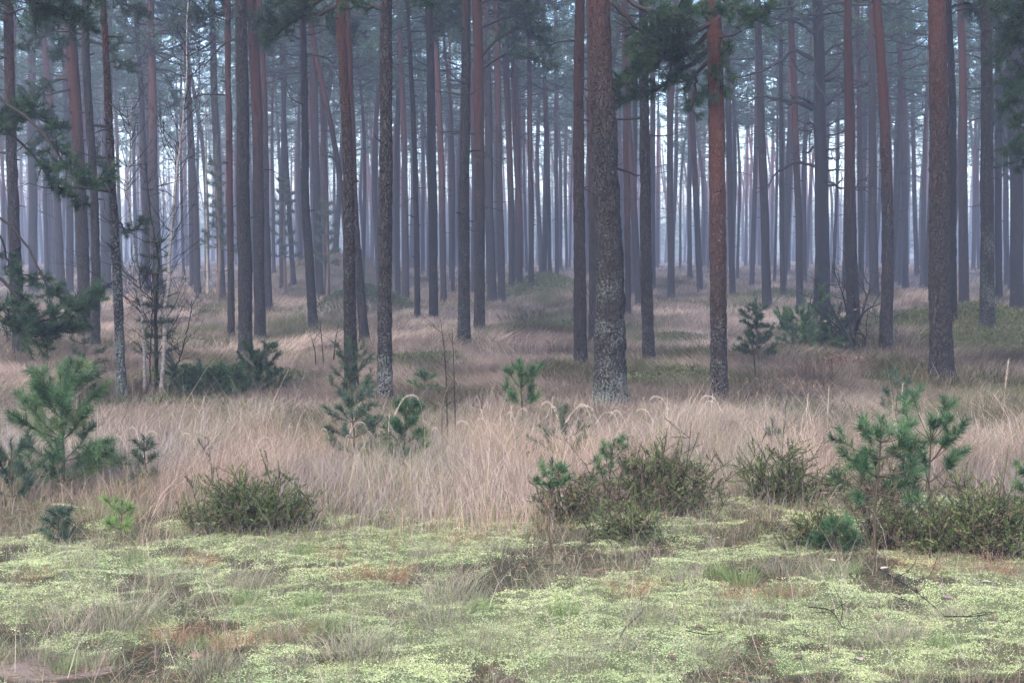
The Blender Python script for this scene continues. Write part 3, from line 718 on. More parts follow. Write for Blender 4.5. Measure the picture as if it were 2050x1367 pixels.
# dead gnarled limbs of the black pine (each limb its own part)
def limbs():
    t, b, Y, cen = T(PINES[46][7]); rng = np.random.default_rng(9)
    L = [([(870, 60), (920, 25), (990, 18), (1050, 30), (1200, 25), (1330, 25)], .05), ([(820, 200), (770, 160), (700, 130), (580, 105)], .05),
         ([(815, 355), (760, 320), (690, 295), (640, 345), (560, 395), (440, 440), (290, 455)], .05), ([(810, 640), (760, 612), (690, 597), (600, 585), (520, 565), (485, 545)], .062),
         ([(815, 612), (770, 585), (670, 560)], .05), ([(820, 975), (770, 960), (700, 955), (640, 990), (580, 1030), (545, 1090), (480, 1105)], .045),
         ([(815, 860), (790, 890), (720, 900)], .035), ([(880, 320), (930, 280), (1000, 250), (1110, 180)], .045), ([(880, 450), (930, 410), (970, 370), (990, 300), (940, 280)], .045),
         ([(890, 475), (940, 455), (990, 475), (985, 510)], .05), ([(890, 615), (940, 570), (1000, 540), (1080, 510), (1170, 470)], .05), ([(890, 740), (950, 710), (1000, 690)], .03),
         ([(890, 800), (940, 790), (1000, 770)], .03), ([(890, 880), (940, 870), (1000, 850)], .03), ([(895, 920), (940, 935), (1000, 925)], .03), ([(900, 1000), (950, 995), (1010, 1000)], .03),
         ([(900, 1060), (950, 1080), (1000, 1040)], .035), ([(900, 1090), (1000, 1100), (1120, 1108), (1180, 1080)], .035), ([(1060, 1105), (1090, 1060), (1145, 1045)], .02),
         ([(500, 565), (460, 585), (425, 600)], .03), ([(690, 600), (675, 620), (658, 640)], .03), ([(820, 740), (790, 720), (760, 745)], .03), ([(830, 745), (800, 765), (770, 775)], .025),
         ([(870, 130), (840, 230), (860, 330), (880, 400)], .04), ([(820, 430), (830, 500), (880, 560), (885, 620)], .04), ([(690, 345), (720, 400), (770, 440), (820, 440)], .03)]
    for P, r in L:
        d = rng.uniform(-.55, .1)
        Q = [pix(1350 + x / 2.927, y / 2.927, Y - .12 + d * i / (len(P) - 1)) - b for i, (x, y) in enumerate(P)]
        S = spline(Q, 16); S[1:] += rng.normal(size=(15, 3)) * .012
        mb = MB(); tube(mb, S, np.linspace(r, .010, 16) * (1 + .12 * rng.normal(size=16)), 7)
        o = mb.obj('limb', DARKWOOD, t)
        for s in range(int(len(P) * 1.3)):
            k = rng.integers(5, 15); dd = unit(S[min(k + 1, 15)] - S[k - 1]) + rng.normal(size=3) * .7; dd = unit(dd) * rng.uniform(.12, .5)
            m2 = MB(); tube(m2, spline([S[k], S[k] + dd * .5 + rng.normal(size=3) * .03, S[k] + dd + [0, 0, .04]], 5), np.linspace(.012, .006, 5), 4)
            m2.obj('twig', DARKWOOD, o)
    for c in t.children:
        if c.name.startswith('trunk'): c.data.materials[0] = BARK
limbs()

# ------------------------------------------------------------------ young pines
def young_pine(label, px, py, top, width, whorls=4, bare=.12, mat=None, nl=.055, nw=.0032, dens=1.0, seed=0, lean=0, per=(4, 6), leader=1.0, stem_r=None, up=.75, Y=None, open_=False):
    rng = np.random.default_rng(seed)
    if Y is None: b = gnd(px, py)
    else:
        p = pix(px, py, Y); b = np.array([p[0], Y, h1(p[0], Y)])
    Y = b[1]; h = max((pix(px, top, Y) - b)[2], .1); R = width * Y / FPX / 2
    t = thing('young_pine', label, 'young pine', b)
    nw = max(nw, Y * .00030)
    P = spline([(0, 0, -.03), (lean * h * .3 + rng.normal() * .02 * h, rng.normal() * .02, h * .35), (lean * h * .7, 0, h * .7), (lean * h, 0, h)], 10)
    st = MB(); r0 = stem_r or max(.007, .016 * h); tube(st, P, np.linspace(r0, .003, 10), 7); st.obj('stem', STEMW, t)
    nb = MB(); wb = MB()
    def at(z): return np.array([np.interp(z, P[:, 2], P[:, 0]), np.interp(z, P[:, 2], P[:, 1]), z])
    nn = lambda L: int(L * 900 * dens * min(1, (9.5 / Y) ** .6)) + 10
    shoot(nb, at(h * (1 - .28 * leader)), at(h), nn(.28 * h * leader), nl, nw, .9, m=1, rng=rng)
    for w in range(whorls):
        f = bare + (1 - bare) * (w + .25) / (whorls + .15); z = h * f * .93
        n = rng.integers(*per) if isinstance(per, tuple) else per; ph = rng.random() * 6.28
        for k in range(n):
            a = ph + 6.283 * k / n + rng.normal() * .25
            L = R * (1.05 - .62 * f) * rng.uniform(.7, 1.15)
            el = up * (.35 + .75 * f) + rng.normal() * .12
            d = np.array([math.cos(a) * math.cos(el), math.sin(a) * math.cos(el), math.sin(el)])
            L = L / max(math.cos(el), .55)
            p0 = at(z); Q = spline([p0, p0 + d * L * .5 + [0, 0, -.02 * L], p0 + d * L + [0, 0, .12 * L]], 6)
            tube(nb, Q, np.linspace(max(.003, r0 * .35), .0022, 6), 4)
            if not open_: shoot(nb, Q[1], Q[3], nn(L * .35), nl, nw, .55, m=1, rng=rng)
            shoot(nb, Q[3], Q[5], nn(L * .5), nl, nw, .8, m=1, rng=rng)
            for s in range(2 + (0 if open_ else int(L * 6))):
                q = Q[rng.integers(3 if open_ else 2, 5)]; dd = unit(d + rng.normal(size=3) * .5 + [0, 0, .35]) * L * rng.uniform(.28, .5)
                tube(nb, [q, q + dd * .5, q + dd], [.003, .0025, .002], 3)
                shoot(nb, q + dd * .15, q + dd, nn(np.linalg.norm(dd)), nl, nw, .8, m=1, rng=rng)
    nb.obj('foliage', [STEMW, mat or NEED_YOUNG], t)
    return t, at, h

young_pine('bushy dark green young pine before the left edge boughs', 125, 985, 742, 255, 5, .04, nl=.08, seed=1, dens=1.0, stem_r=.016, per=(5, 7), up=.75)
young_pine('low spreading young pine in the bottom corner of the left grass strip', 25, 1010, 880, 150, 3, .05, NEED_BLUE, seed=2, per=(4, 6))
young_pine('bluish young pine under the red-barked trunk, left of a brighter one', 705, 925, 775, 125, 4, .08, NEED_BLUE, seed=3, per=(5, 7))
young_pine('bright green young pine standing in tall grass near dead weeds', 812, 935, 800, 105, 4, .1, seed=4, nl=.06, per=(5, 7))
young_pine('sparse young pine wrapped round the foot of the red-barked trunk', 700, 800, 688, 110, 4, .2, NEED_NEAR, seed=5, dens=.6, Y=15.0)
young_pine('young pine with one thick upright candle left of the thickest trunk', 1043, 890, 732, 125, 2, .45, seed=6, nl=.06, leader=1.5, dens=1.5)
young_pine('half-buried dark seedling at the left foot of the thickest trunk', 1130, 925, 850, 130, 2, .1, NEED_NEAR, seed=7, dens=.6)
young_pine('spindly pine seedling with bare stem and small top tuft', 1105, 1112, 918, 110, 2, .62, seed=8, stem_r=.007, leader=.7, nl=.05, open_=True)
young_pine('tufted young pine growing out of brown heather', 1222, 1005, 890, 120, 3, .25, seed=9, nl=.05, open_=True)
young_pine('bare-stemmed young pine with spreading tufts, the clearest at right', 1752, 1112, 835, 250, 4, .45, seed=10, stem_r=.011, nl=.072, lean=.03, per=(5, 7), up=.35, open_=True, dens=.85)
young_pine('young pine with upright candles just behind the clearest one', 1860, 1050, 830, 200, 3, .35, seed=11, nl=.07, open_=True, up=.8, dens=1.2)
young_pine('small bright tuft of pine low beside the bare stem', 1672, 1112, 1040, 95, 2, .1, seed=12, nl=.06, dens=1.3)
young_pine('tiny yellow-green pine seedling on the moss', 245, 1078, 1000, 85, 2, .2, NEED_LIME, seed=13, nl=.05)
young_pine('small grey-green pine seedling on the moss near the lime one', 118, 1092, 1018, 80, 3, .1, NEED_BLUE, seed=14, nl=.045)
young_pine('leafy young pine at the foot of the stout dark trunk', 520, 800, 700, 125, 4, .05, NEED_NEAR, seed=15, dens=1.1, per=(6, 8))
young_pine('low dark pine thicket left of the stout dark trunk', 415, 812, 738, 200, 4, .05, NEED_NEAR, seed=16, dens=1.2, per=(8, 10), up=.4)
young_pine('conical young conifer on a thin stem right of the orange pine', 1512, 745, 598, 95, 6, .25, NEED_NEAR, seed=17, dens=.9, per=(5, 7), up=.3)
young_pine('rounded green pine bush under the gnarled pine', 1610, 712, 628, 150, 4, .05, seed=18, dens=.9, per=(7, 9))
young_pine('second rounded pine bush behind the bare bush', 1672, 712, 640, 90, 4, .05, NEED_NEAR, seed=19, dens=.9, per=(6, 8))
young_pine('blue-green young pine at the left foot of the broad pink-brown pine', 1795, 875, 745, 85, 4, .1, NEED_BLUE, seed=20, dens=.9)
young_pine('thin small pine poking from straw-coloured grass at left', 290, 985, 872, 70, 3, .2, NEED_BLUE, seed=21, dens=.6)
young_pine('cut-off young pine at the right edge above dark heather', 2055, 1050, 920, 80, 3, .2, seed=22)
young_pine('tiny far seedling below the smooth grey pine', 850, 800, 738, 60, 2, .2, seed=23, dens=.8)
young_pine('open dark sapling left of the thin lichen-crusted pine', 172, 830, 655, 120, 6, .15, NEED_NEAR, seed=24, dens=.35, per=(3, 5), up=.2)
young_pine('sparse young pine tangled among the birch saplings', 312, 800, 430, 105, 8, .25, NEED_NEAR, seed=25, dens=.3, per=(3, 5), up=.1, nl=.06)
young_pine('pale seedling hidden in grass right of the brown heather', 1545, 930, 840, 50, 2, .2, NEED_BLUE, seed=26, dens=.8)

young_pine('slender misty young pine with tiered foliage between faded trunks', 572, 592, 330, 70, 8, .3, NEED_NEAR, seed=31, dens=.5, per=(3, 5), up=.2, nl=.12)
young_pine('misty young pine showing green tiers left of the thin reddish pine', 436, 606, 290, 80, 9, .35, NEED_NEAR, seed=32, dens=.5, per=(3, 5), up=.2, nl=.12)
young_pine('faint young pine with thin crown behind the dark leaning-foot pine', 655, 604, 380, 70, 7, .35, NEED_NEAR, seed=33, dens=.5, per=(3, 5), up=.2, nl=.12)

# ------------------------------------------------------------------ bare saplings, birches, bush, weeds
def grow(mb, p, d, L, r, depth, rng, up=.2, wig=.25, n=5):
    P = [p]; dd = np.array(d, float)
    for k in range(n):
        dd = unit(dd + rng.normal(size=3) * wig * .5 + np.array([0, 0, up * .3])); P.append(P[-1] + dd * L / n)
    P = np.array(P); tube(mb, P, np.linspace(r, r * .45, n + 1), 5 if r > .006 else 3)
    if depth > 0:
        for k in range(rng.integers(2, 5)):
            i = rng.integers(1, n + 1); nd = unit(dd + rng.normal(size=3) * .75 + [0, 0, up])
            grow(mb, P[i], nd, L * rng.uniform(.4, .75), r * .5, depth - 1, rng, up, wig, max(3, n - 1))

def birch(label, path, Yf, r0, seed, ntw=26, mat=BIRCH, tl=(.25, .9)):
    rng = np.random.default_rng(seed); b = gnd(*path[0]); Y = b[1]
    t = thing('birch_sapling', label, 'birch sapling', b)
    P = [pix(px, py, Y + Yf * i / len(path)) - b for i, (px, py) in enumerate(path)]
    P[0][2] = -.05; S = spline(P, 40); S[1:] += rng.normal(size=(39, 3)) * .006
    mb = MB(); tube(mb, S, np.linspace(r0, .004, 40), 8); mb.obj('trunk', mat, t)
    tw = MB()
    for k in range(ntw):
        i = rng.integers(8, 38); d = unit(np.array([rng.choice([-1, 1]) * rng.uniform(.4, 1), rng.normal() * .5, rng.uniform(.3, 1.1)]))
        grow(tw, S[i], d, rng.uniform(*tl) * (1.1 - i / 60), .0055, 2, rng, .15, .3)
    tw.obj('crown', DARKWOOD, t)
birch('tallest birch sapling with white bark leaning right', [(322, 806), (334, 600), (345, 440), (358, 310), (372, 180), (374, 60), (376, -40)], .3, .026, 1, 40)
birch('left birch sapling with pale speckled stem', [(292, 804), (284, 620), (268, 480), (256, 390), (262, 260), (258, 170)], .2, .02, 2, 30)
birch('dark slim stem between the two pale birches', [(314, 802), (314, 600), (318, 540), (302, 430), (290, 320)], .2, .022, 3, 20, DARKWOOD)
birch('crooked whip slanting right from the birch clump', [(326, 806), (350, 740), (368, 690), (380, 640), (384, 600)], .2, .012, 4, 8, DARKWOOD, (.15, .5))
birch('very thin whip standing in the birch clump', [(300, 804), (302, 700), (305, 600), (303, 540)], .2, .010, 5, 8, DARKWOOD, (.15, .5))
birch('faint whitish birch stem far back beside a misty pine', [(416, 590), (414, 480), (412, 300), (410, 120)], .2, .05, 6, 10, BIRCH, (.5, 1.2))

def bare_bush():
    rng = np.random.default_rng(21); b = gnd(1712, 724)
    t = thing('bare_bush', 'dark leafless bush with crooked stems before the smooth brown-pink pine', 'bush', b); Y = b[1]
    st = MB()
    for path, r in (([(1712, 726), (1706, 690), (1713, 660), (1725, 630), (1745, 615), (1762, 608)], .04), ([(1708, 690), (1690, 660), (1672, 630), (1655, 590)], .025),
                    ([(1710, 680), (1698, 640), (1690, 600), (1680, 570)], .022), ([(1664, 730), (1685, 706), (1702, 680)], .025), ([(1715, 660), (1712, 620), (1705, 570), (1700, 550)], .022),
                    ([(1722, 640), (1735, 600), (1742, 570)], .018), ([(1712, 665), (1728, 672), (1732, 690), (1716, 700)], .018), ([(1700, 670), (1660, 640), (1625, 612)], .016)):
        S = spline([pix(x, y, Y + rng.uniform(-.25, .25)) - b for x, y in path], 14); tube(st, S, np.linspace(r, .006, 14), 6)
        for k in range(6):
            i = rng.integers(4, 14); grow(st, S[i], unit(rng.normal(size=3) * [1, .8, .6] + [0, 0, .5]), rng.uniform(.2, .7), .007, 2, rng, .1, .4)
    st.obj('crown', DARKWOOD, t)
    lf = MB(); o = []
    for px, py in ((1708, 593), (1652, 643), (1735, 655), (1712, 620), (1690, 690)):
        p = pix(px, py, Y - .2) - b; leaf(lf, p, .05, rng, (.20, .115, .075))
    lf.obj('leaf', LEAF, t)

def leaf(mb, p, s, rng, col, flat=False):
    a = rng.random() * 6.28; u = np.array([math.cos(a), math.sin(a), 0 if flat else rng.normal() * .5]); u = unit(u)
    w = unit(np.cross(u, [0, 0, 1])); n = np.cross(w, u)
    if not flat: n = unit(n + rng.normal(size=3)); w = unit(np.cross(n, u))
    pts = [(-.5, 0, 0), (-.15, .3, .06), (.25, .26, .05), (.55, 0, .02), (.25, -.26, .08), (-.15, -.3, .05), (.05, 0, -.02)]
    v = np.array([p + s * (x * u + y * w + z * 1.3 * n) for x, y, z in pts])
    mb.add(v, t=[(6, 0, 1), (6, 1, 2), (6, 2, 3), (6, 3, 4), (6, 4, 5), (6, 5, 0)], c=np.array(col) * rng.uniform(.8, 1.2))
bare_bush()

def weed(label, stems, r, seed):
    rng = np.random.default_rng(seed); b = gnd(*stems[0][0]); Y = b[1]
    t = thing('dead_weed', label, 'dead weed', b)
    mb = MB(); tw = MB()
    for path in stems:
        S = spline([pix(x, y, Y + .05 * i) - b for i, (x, y) in enumerate(path)], 20); tube(mb, S, np.linspace(r, r * .35, 20), 6)
        for k in range(3):
            i = rng.integers(8, 19); grow(tw, S[i], unit(rng.normal(size=3) * [1, .5, .3] + [0, 0, .9]), rng.uniform(.08, .3), r * .35, 1, rng, .1, .3)
    mb.obj('stem', STEMW if seed % 2 else DARKWOOD, t)
    tw.obj('crown', DARKWOOD, t)
weed('dead brown weed with a kinked top in the middle of the grass strip', [[(886, 905), (885, 840), (888, 800), (900, 770), (910, 762), (914, 768)]], .009, 1)
weed('tall thin dead stalk behind the kinked weed', [[(896, 890), (893, 760), (888, 690), (882, 640)], [(912, 890), (910, 780), (908, 720), (905, 660)]], .007, 2)
weed('dark dock stalk with clustered seeds right of the kinked weed', [[(972, 890), (970, 850), (966, 822), (960, 805)]], .009, 3)
weed('dark seed spike standing in pale grass at left', [[(424, 960), (422, 930), (420, 908)]], .011, 4)
weed('lone twiggy stalk on the floor before the gnarled pine', [[(1665, 830), (1668, 780), (1672, 745)], [(1640, 830), (1650, 790), (1655, 760)]], .008, 5)
weed('thin bare stem below the conical conifer', [[(1512, 760), (1510, 720), (1505, 690), (1495, 670)]], .012, 6)
weed('slim leafless stems rising left of the red-barked pine', [[(648, 740), (645, 690), (640, 640)], [(668, 720), (672, 680), (678, 650)], [(632, 730), (630, 700), (622, 672)]], .011, 8)

# ------------------------------------------------------------------ heather
def heather(label, px, py, w, h, mix, seed, n=240, rust=0.):
    rng = np.random.default_rng(seed); b = gnd(px, py); Y = b[1]; W = w * Y / FPX / 2; hh = h * Y / FPX
    t = thing('heather_bush', label, 'heather', b)
    st = MB(); fo = MB()
    for k in range(int(n * .45)):
        u = rng.normal() * .5; v = rng.normal() * .45
        if abs(u) > 1.15: continue
        b0 = np.array([u * W * .85, v * W * .5, -.02]); b0[2] += h1(b[0] + b0[0], b[1] + b0[1]) - b[2]
        L = hh * rng.uniform(.25, 1.35) * math.sqrt(max(.15, 1 - (u * .75) ** 2))
        d = unit(np.array([u * .45 + rng.normal() * .38, v * .4 + rng.normal() * .35, 1.]))
        S = spline([b0, b0 + d * L * .35 + rng.normal(size=3) * .03, b0 + d * L * .7 + rng.normal(size=3) * .05, b0 + d * L + rng.normal(size=3) * .06], 8); tube(st, S, np.linspace(.003, .0012, 8), 3)
        br = [(S[4], S[7], int(45 * L / .3))]
        for s in range(rng.integers(5, 11)):
            q = S[rng.integers(2, 7)]; dd = unit(d * .6 + rng.normal(size=3) * [.8, .8, .5]) * L * rng.uniform(.15, .42) + [0, 0, .05 * L]
            tube(st, [q, q + dd * .5 + rng.normal(size=3) * .008, q + dd], [.0018, .0015, .001], 3); br.append((q + dd * .2, q + dd, int(60 * np.linalg.norm(dd) / .1)))
        for p0, p1, nn in br:
            m = 1 if rng.random() > mix else 0
            shoot(fo, p0, p1, max(6, min(nn, 44)), .014, .0045, .7, m=m, rng=rng)
    st.obj('stems', TWIG, t); fo.obj('foliage', [HEATH_G, HEATH_B], t)
heather('dark green heather bush at the near edge of the left grass', 500, 1062, 245, 100, .9, 1, 280)
heather('tall brown heather clump behind the tufted young pine', 1325, 1025, 210, 118, .62, 2, 260)
heather('olive heather low in front of the brown clump', 1255, 1085, 150, 75, .88, 3, 130)
heather('upright greenish heather between brown clump and clearest young pine', 1570, 1015, 140, 112, .88, 4, 150)
heather('broad dark heather bush at the right edge', 1990, 1118, 220, 135, .8, 5, 260)
heather('blackish heather behind the clearest young pine stem', 1880, 1112, 140, 105, .85, 6, 150)
heather('mixed low heather beside the small bright pine tuft', 1620, 1098, 130, 65, .7, 7, 100)
heather('small ragged heather at the foot of olive clump', 1150, 1040, 110, 80, .45, 8, 110)
heather('sparse heather under the spreading young pine tufts', 1770, 1105, 130, 90, .4, 9, 120)
heather('brownish heather behind the clearest young pine', 1750, 1010, 140, 80, .7, 10, 110)

# ------------------------------------------------------------------ grass
def blades(mb, b, h, lean, droop, w, col, rng):
    n = len(b); s = np.array([0, .45, .78, 1.0]); ang = rng.random(n) * math.pi
    side = np.stack([np.cos(ang), np.sin(ang) * .5, np.zeros(n)], 1)
    V = np.zeros((n, 7, 3))
    for k, sv in enumerate(s):
        p = b.copy(); p[:, :2] += lean * (h * sv ** 1.6)[:, None]; p[:, 2] += h * (sv - droop * sv ** 2.4)
        ww = w * (1 - .75 * sv) / 2
        if k < 3:
            V[:, 2 * k] = p - side * ww[:, None]; V[:, 2 * k + 1] = p + side * ww[:, None]
        else: V[:, 6] = p
    i = np.arange(n)[:, None] * 7
    q = np.concatenate([i + [0, 1, 3, 2], i + [2, 3, 5, 4]], 1).reshape(-1, 4)
    t = (i + [4, 5, 6]).reshape(-1, 3)
    mb.add(V.reshape(-1, 3), q, t, c=np.repeat(col, 7, 0))

STRAW = .68 * np.array([[.47, .385, .325], [.38, .30, .25], [.60, .51, .43], [.26, .19, .15], [.43, .33, .285]])
def straw(n, rng, k=1.): return STRAW[rng.integers(0, 5, n)] * rng.uniform(.75, 1.2, (n, 1)) * k

def front_edge(x): return 8.05 + .95 * fbm(x / .9, x * 0 + 3.1, 4, 81) + .35 * sst(.9, 2.6, x) - .15 * sst(-.5, -2, x)

def grass_strip():
    rng = np.random.default_rng(31); n = 330000
    y = rng.uniform(7.0, 14.5, n); x = rng.uniform(-1, 1, n) * (.36 * y + 2.2)
    fe = front_edge(x); d = y - fe + .7 * fbm(x / .35, y / .35, 2, 83)
    keep = rng.random(n) < (.10 * sst(-1.0, -.2, d) + .90 * sst(-.7, 1.9, d)) * (.22 + .60 * sst(-.22, .22, fbm(x / .38, y / .38, 3, 91))) * (1 - .35 * sst(12, 14.5, y))
    x, y, d = x[keep], y[keep], d[keep]; n = len(x)
    b = np.stack([x, y, H(x, y) - .01], 1)
    hm = (.11 + .08 * sst(-.4, .2, d) + .16 * sst(.1, 2.1, d)) * (1 - .35 * sst(11.2, 13.5, y)) * (1 + .85 * fbm(x / .55, y / .55, 3, 95))
    h = hm * rng.uniform(.45, 1.25, n)
    fa = fbm(x / .8, y / .8, 2, 97) * 4
    lean = np.stack([np.cos(fa), np.sin(fa)], 1) * rng.uniform(.05, .6, (n, 1)) + rng.normal(size=(n, 2)) * (.18 + .6 * (rng.random((n, 1)) < .42))
    tone = fbm(x / .45, y / .45, 3, 103); col = straw(n, rng) * (1 + .45 * tone[:, None]) * (1 + np.array([.16, .0, -.12]) * fbm(x / .9, y / .9, 2, 105)[:, None])
    wild = rng.random(n) < .06; h[wild] *= rng.uniform(1.2, 1.9, wild.sum()); lean[wild] = rng.normal(size=(wild.sum(), 2)) * .55; col[wild] *= 1.25
    g = (sst(1.0, -.3, d) * .68 + .15 + .25 * sst(.1, .4, fbm(x / .6, y / .6, 3, 99))) > rng.random(n)
    gc = np.array([.17, .175, .075]) * rng.uniform(.7, 1.4, (n, 1)); rc = np.array([.32, .17, .10]) * rng.uniform(.7, 1.2, (n, 1))
    col[g] = gc[g]
    rr = (rng.random(n) < .10 * sst(1.2, .2, d)); col[rr] = rc[rr]
    mb = MB(); blades(mb, b, h, lean, rng.uniform(0, .55, n), rng.uniform(.0018, .0036, n), col * np.array([.96, .93, .94]), rng)
    o = mb.obj('dry_grass', GRASS); o['kind'] = 'stuff'; o['label'] = 'tall straw-coloured grass strip along the clearing'
grass_strip()

def floor_grass():
    rng = np.random.default_rng(32); mb = MB()
    for (y0, y1, nc, nb, hh, wd) in ((12.5, 20, 8200, 62, .27, .0044), (20, 34, 9000, 42, .29, .0075), (34, 60, 9500, 22, .31, .013), (60, 105, 6500, 9, .34, .026)):
        yc = y0 + (y1 - y0) * rng.random(nc) ** 1.15; xc = rng.uniform(-1, 1, nc) * (.36 * yc + 3.0)
        dens = .45 + .55 * sst(-.35, .2, fbm(xc / 1.6, yc / 1.6, 3, 111))
        k = rng.random(nc) < dens; xc, yc = xc[k], yc[k]; nc2 = len(xc)
        ang = fbm(xc / 1.9, yc / 1.9, 2, 113) * 4.5 - .6; st = rng.uniform(.35, 1.05, nc2)
        tone = fbm(xc / 2.4, yc / 3.2, 3, 115); grn = .85 * sst(.06, .36, fbm(xc / 1.6, yc / 2.2, 3, 71))
        for mx, my, h, sx, sy in MW[:4]:
            grn = np.maximum(grn, .85 * np.exp(-((xc - mx) / sx) ** 2 - ((yc - my) / sy) ** 2 * .8) ** .7)
        col = STRAW[rng.integers(0, 5, nc2)] * np.array([.84, .79, .74]) * (1 + .95 * tone[:, None]) * (1 + .35 * fbm(xc / .7, yc / .7, 2, 117)[:, None]) * rng.uniform(.75, 1.2, (nc2, 1))
        gc = np.array([.078, .078, .036]) * rng.uniform(.7, 1.3, (nc2, 1)); col = np.where((rng.random(nc2) < grn)[:, None], gc, col)
        I = np.repeat(np.arange(nc2), nb); n = len(I); r = .16 * np.sqrt(rng.random(n)) * (1 + .5 * (y0 > 30)); a = rng.random(n) * 6.283
        x = xc[I] + np.cos(a) * r * 1.4; y = yc[I] + np.sin(a) * r * 1.4
        out = np.stack([np.cos(a), np.sin(a)], 1) * .35
        lean = np.stack([np.cos(ang[I]), np.sin(ang[I])], 1) * st[I][:, None] + out + rng.normal(size=(n, 2)) * .15
        h = hh * rng.uniform(.5, 1.15, n) * (1 + .25 * tone[I])
        blades(mb, np.stack([x, y, H(x, y) - .01], 1), h, lean, rng.uniform(.1, .5, n), wd * rng.uniform(.7, 1.3, n), col[I] * rng.uniform(.8, 1.2, (n, 1)), rng)
    # tufts gathered round the feet of the nearer trunks
    for k, (px, py) in enumerate([(b[0], b[1]) for b in (PINE_BY[l][1] for l in PINE_BY) if b[1] < 42]):
        n = 800
        a = rng.random(n) * 6.283; r = .13 + rng.random(n) * .45
        x = px + np.cos(a) * r; y = py + np.sin(a) * r
        lean = np.stack([np.cos(a), np.sin(a)], 1) * rng.uniform(-.35, .5, (n, 1)) + rng.normal(size=(n, 2)) * .35
        c = STRAW[rng.integers(0, 5, n)] * np.array([.82, .77, .70]) * rng.uniform(.55, 1.1, (n, 1)); g = rng.random(n) < .35; c[g] = np.array([.085, .09, .038]) * rng.uniform(.7, 1.3, (g.sum(), 1))
        blades(mb, np.stack([x, y, H(x, y) - .02], 1), rng.uniform(.10, .36, n), lean, rng.uniform(0, .5, n), max(.003, .0003 * py) * rng.uniform(.7, 1.3, n), c, rng)
    o = mb.obj('forest_floor_grass', GRASS); o['kind'] = 'stuff'; o['label'] = 'swept pale grass covering the forest floor hummocks'
floor_grass()

def low_shrubs():
    """knee-high bilberry and ling covering the mounds: nobody could count the plants"""
    rng = np.random.default_rng(33); mb = MB()
    def patch(cx, cy, sx, sy, n, hh, s, cols):
        x = cx + rng.normal(size=n) * sx * .62; y = cy + rng.normal(size=n) * sy * .62; z = H(x, y)
        z = z + hh * rng.random(n) * np.exp(-((x - cx) / sx) ** 2 - ((y - cy) / sy) ** 2) ** .5
        o = np.stack([x, y, z], 1); d = rng.normal(size=(n, 3)) + [0, 0, .9]
        c = np.array(cols)[rng.integers(0, len(cols), n)] * rng.uniform(.6, 1.4, (n, 1))
        needles(mb, o, d, s * rng.uniform(.7, 1.5, n), s * .35, c=c, rng=rng)
    G = [(.055, .075, .03), (.085, .10, .04), (.05, .06, .03), (.12, .11, .055)]
    patch(MW[0][0], MW[0][1], 1.7, 2.2, 14000, .35, .09, G); patch(MW[1][0], MW[1][1], 1.2, 1.6, 10000, .3, .08, [(.035, .05, .025), (.06, .075, .03)])
    patch(MW[3][0], MW[3][1], 1.7, 1.8, 16000, .3, .06, [(.08, .09, .03), (.12, .13, .045), (.06, .06, .03)])
    for px, py, sx, sy, n in ((400, 775, .9, .9, 12000), (520, 770, .7, .7, 8000), (1130, 660, 1.2, 1.2, 7000), (1810, 640, 1.2, 2.2, 12000), (1650, 700, .8, .7, 9000), (1560, 595, 1.4, 1.6, 6000), (1370, 690, .8, .8, 5000), (840, 740, .7, .5, 6000), (1330, 770, .8, .4, 5000), (2010, 700, 1.0, 1.2, 8000), (340, 840, .9, .4, 5000)):
        b = gnd(px, py); patch(b[0], b[1], sx, sy, n, .22, .045 * max(1, b[1] / 22), G)
    for px, py, sx, sy, n in ((370, 850, .7, .25, 4000), (640, 720, .5, .5, 3500), (1600, 800, 1.1, .5, 1200), (1690, 740, .5, .4, 3000)):
        b = gnd(px, py); patch(b[0], b[1], sx, sy, n, .2, .04, [(.13, .085, .06), (.10, .07, .05), (.17, .12, .085)])
    o = mb.obj('ground_cover', MOSSM); o['kind'] = 'stuff'; o['label'] = 'bilberry and ling ground cover on the mounds'
low_shrubs()

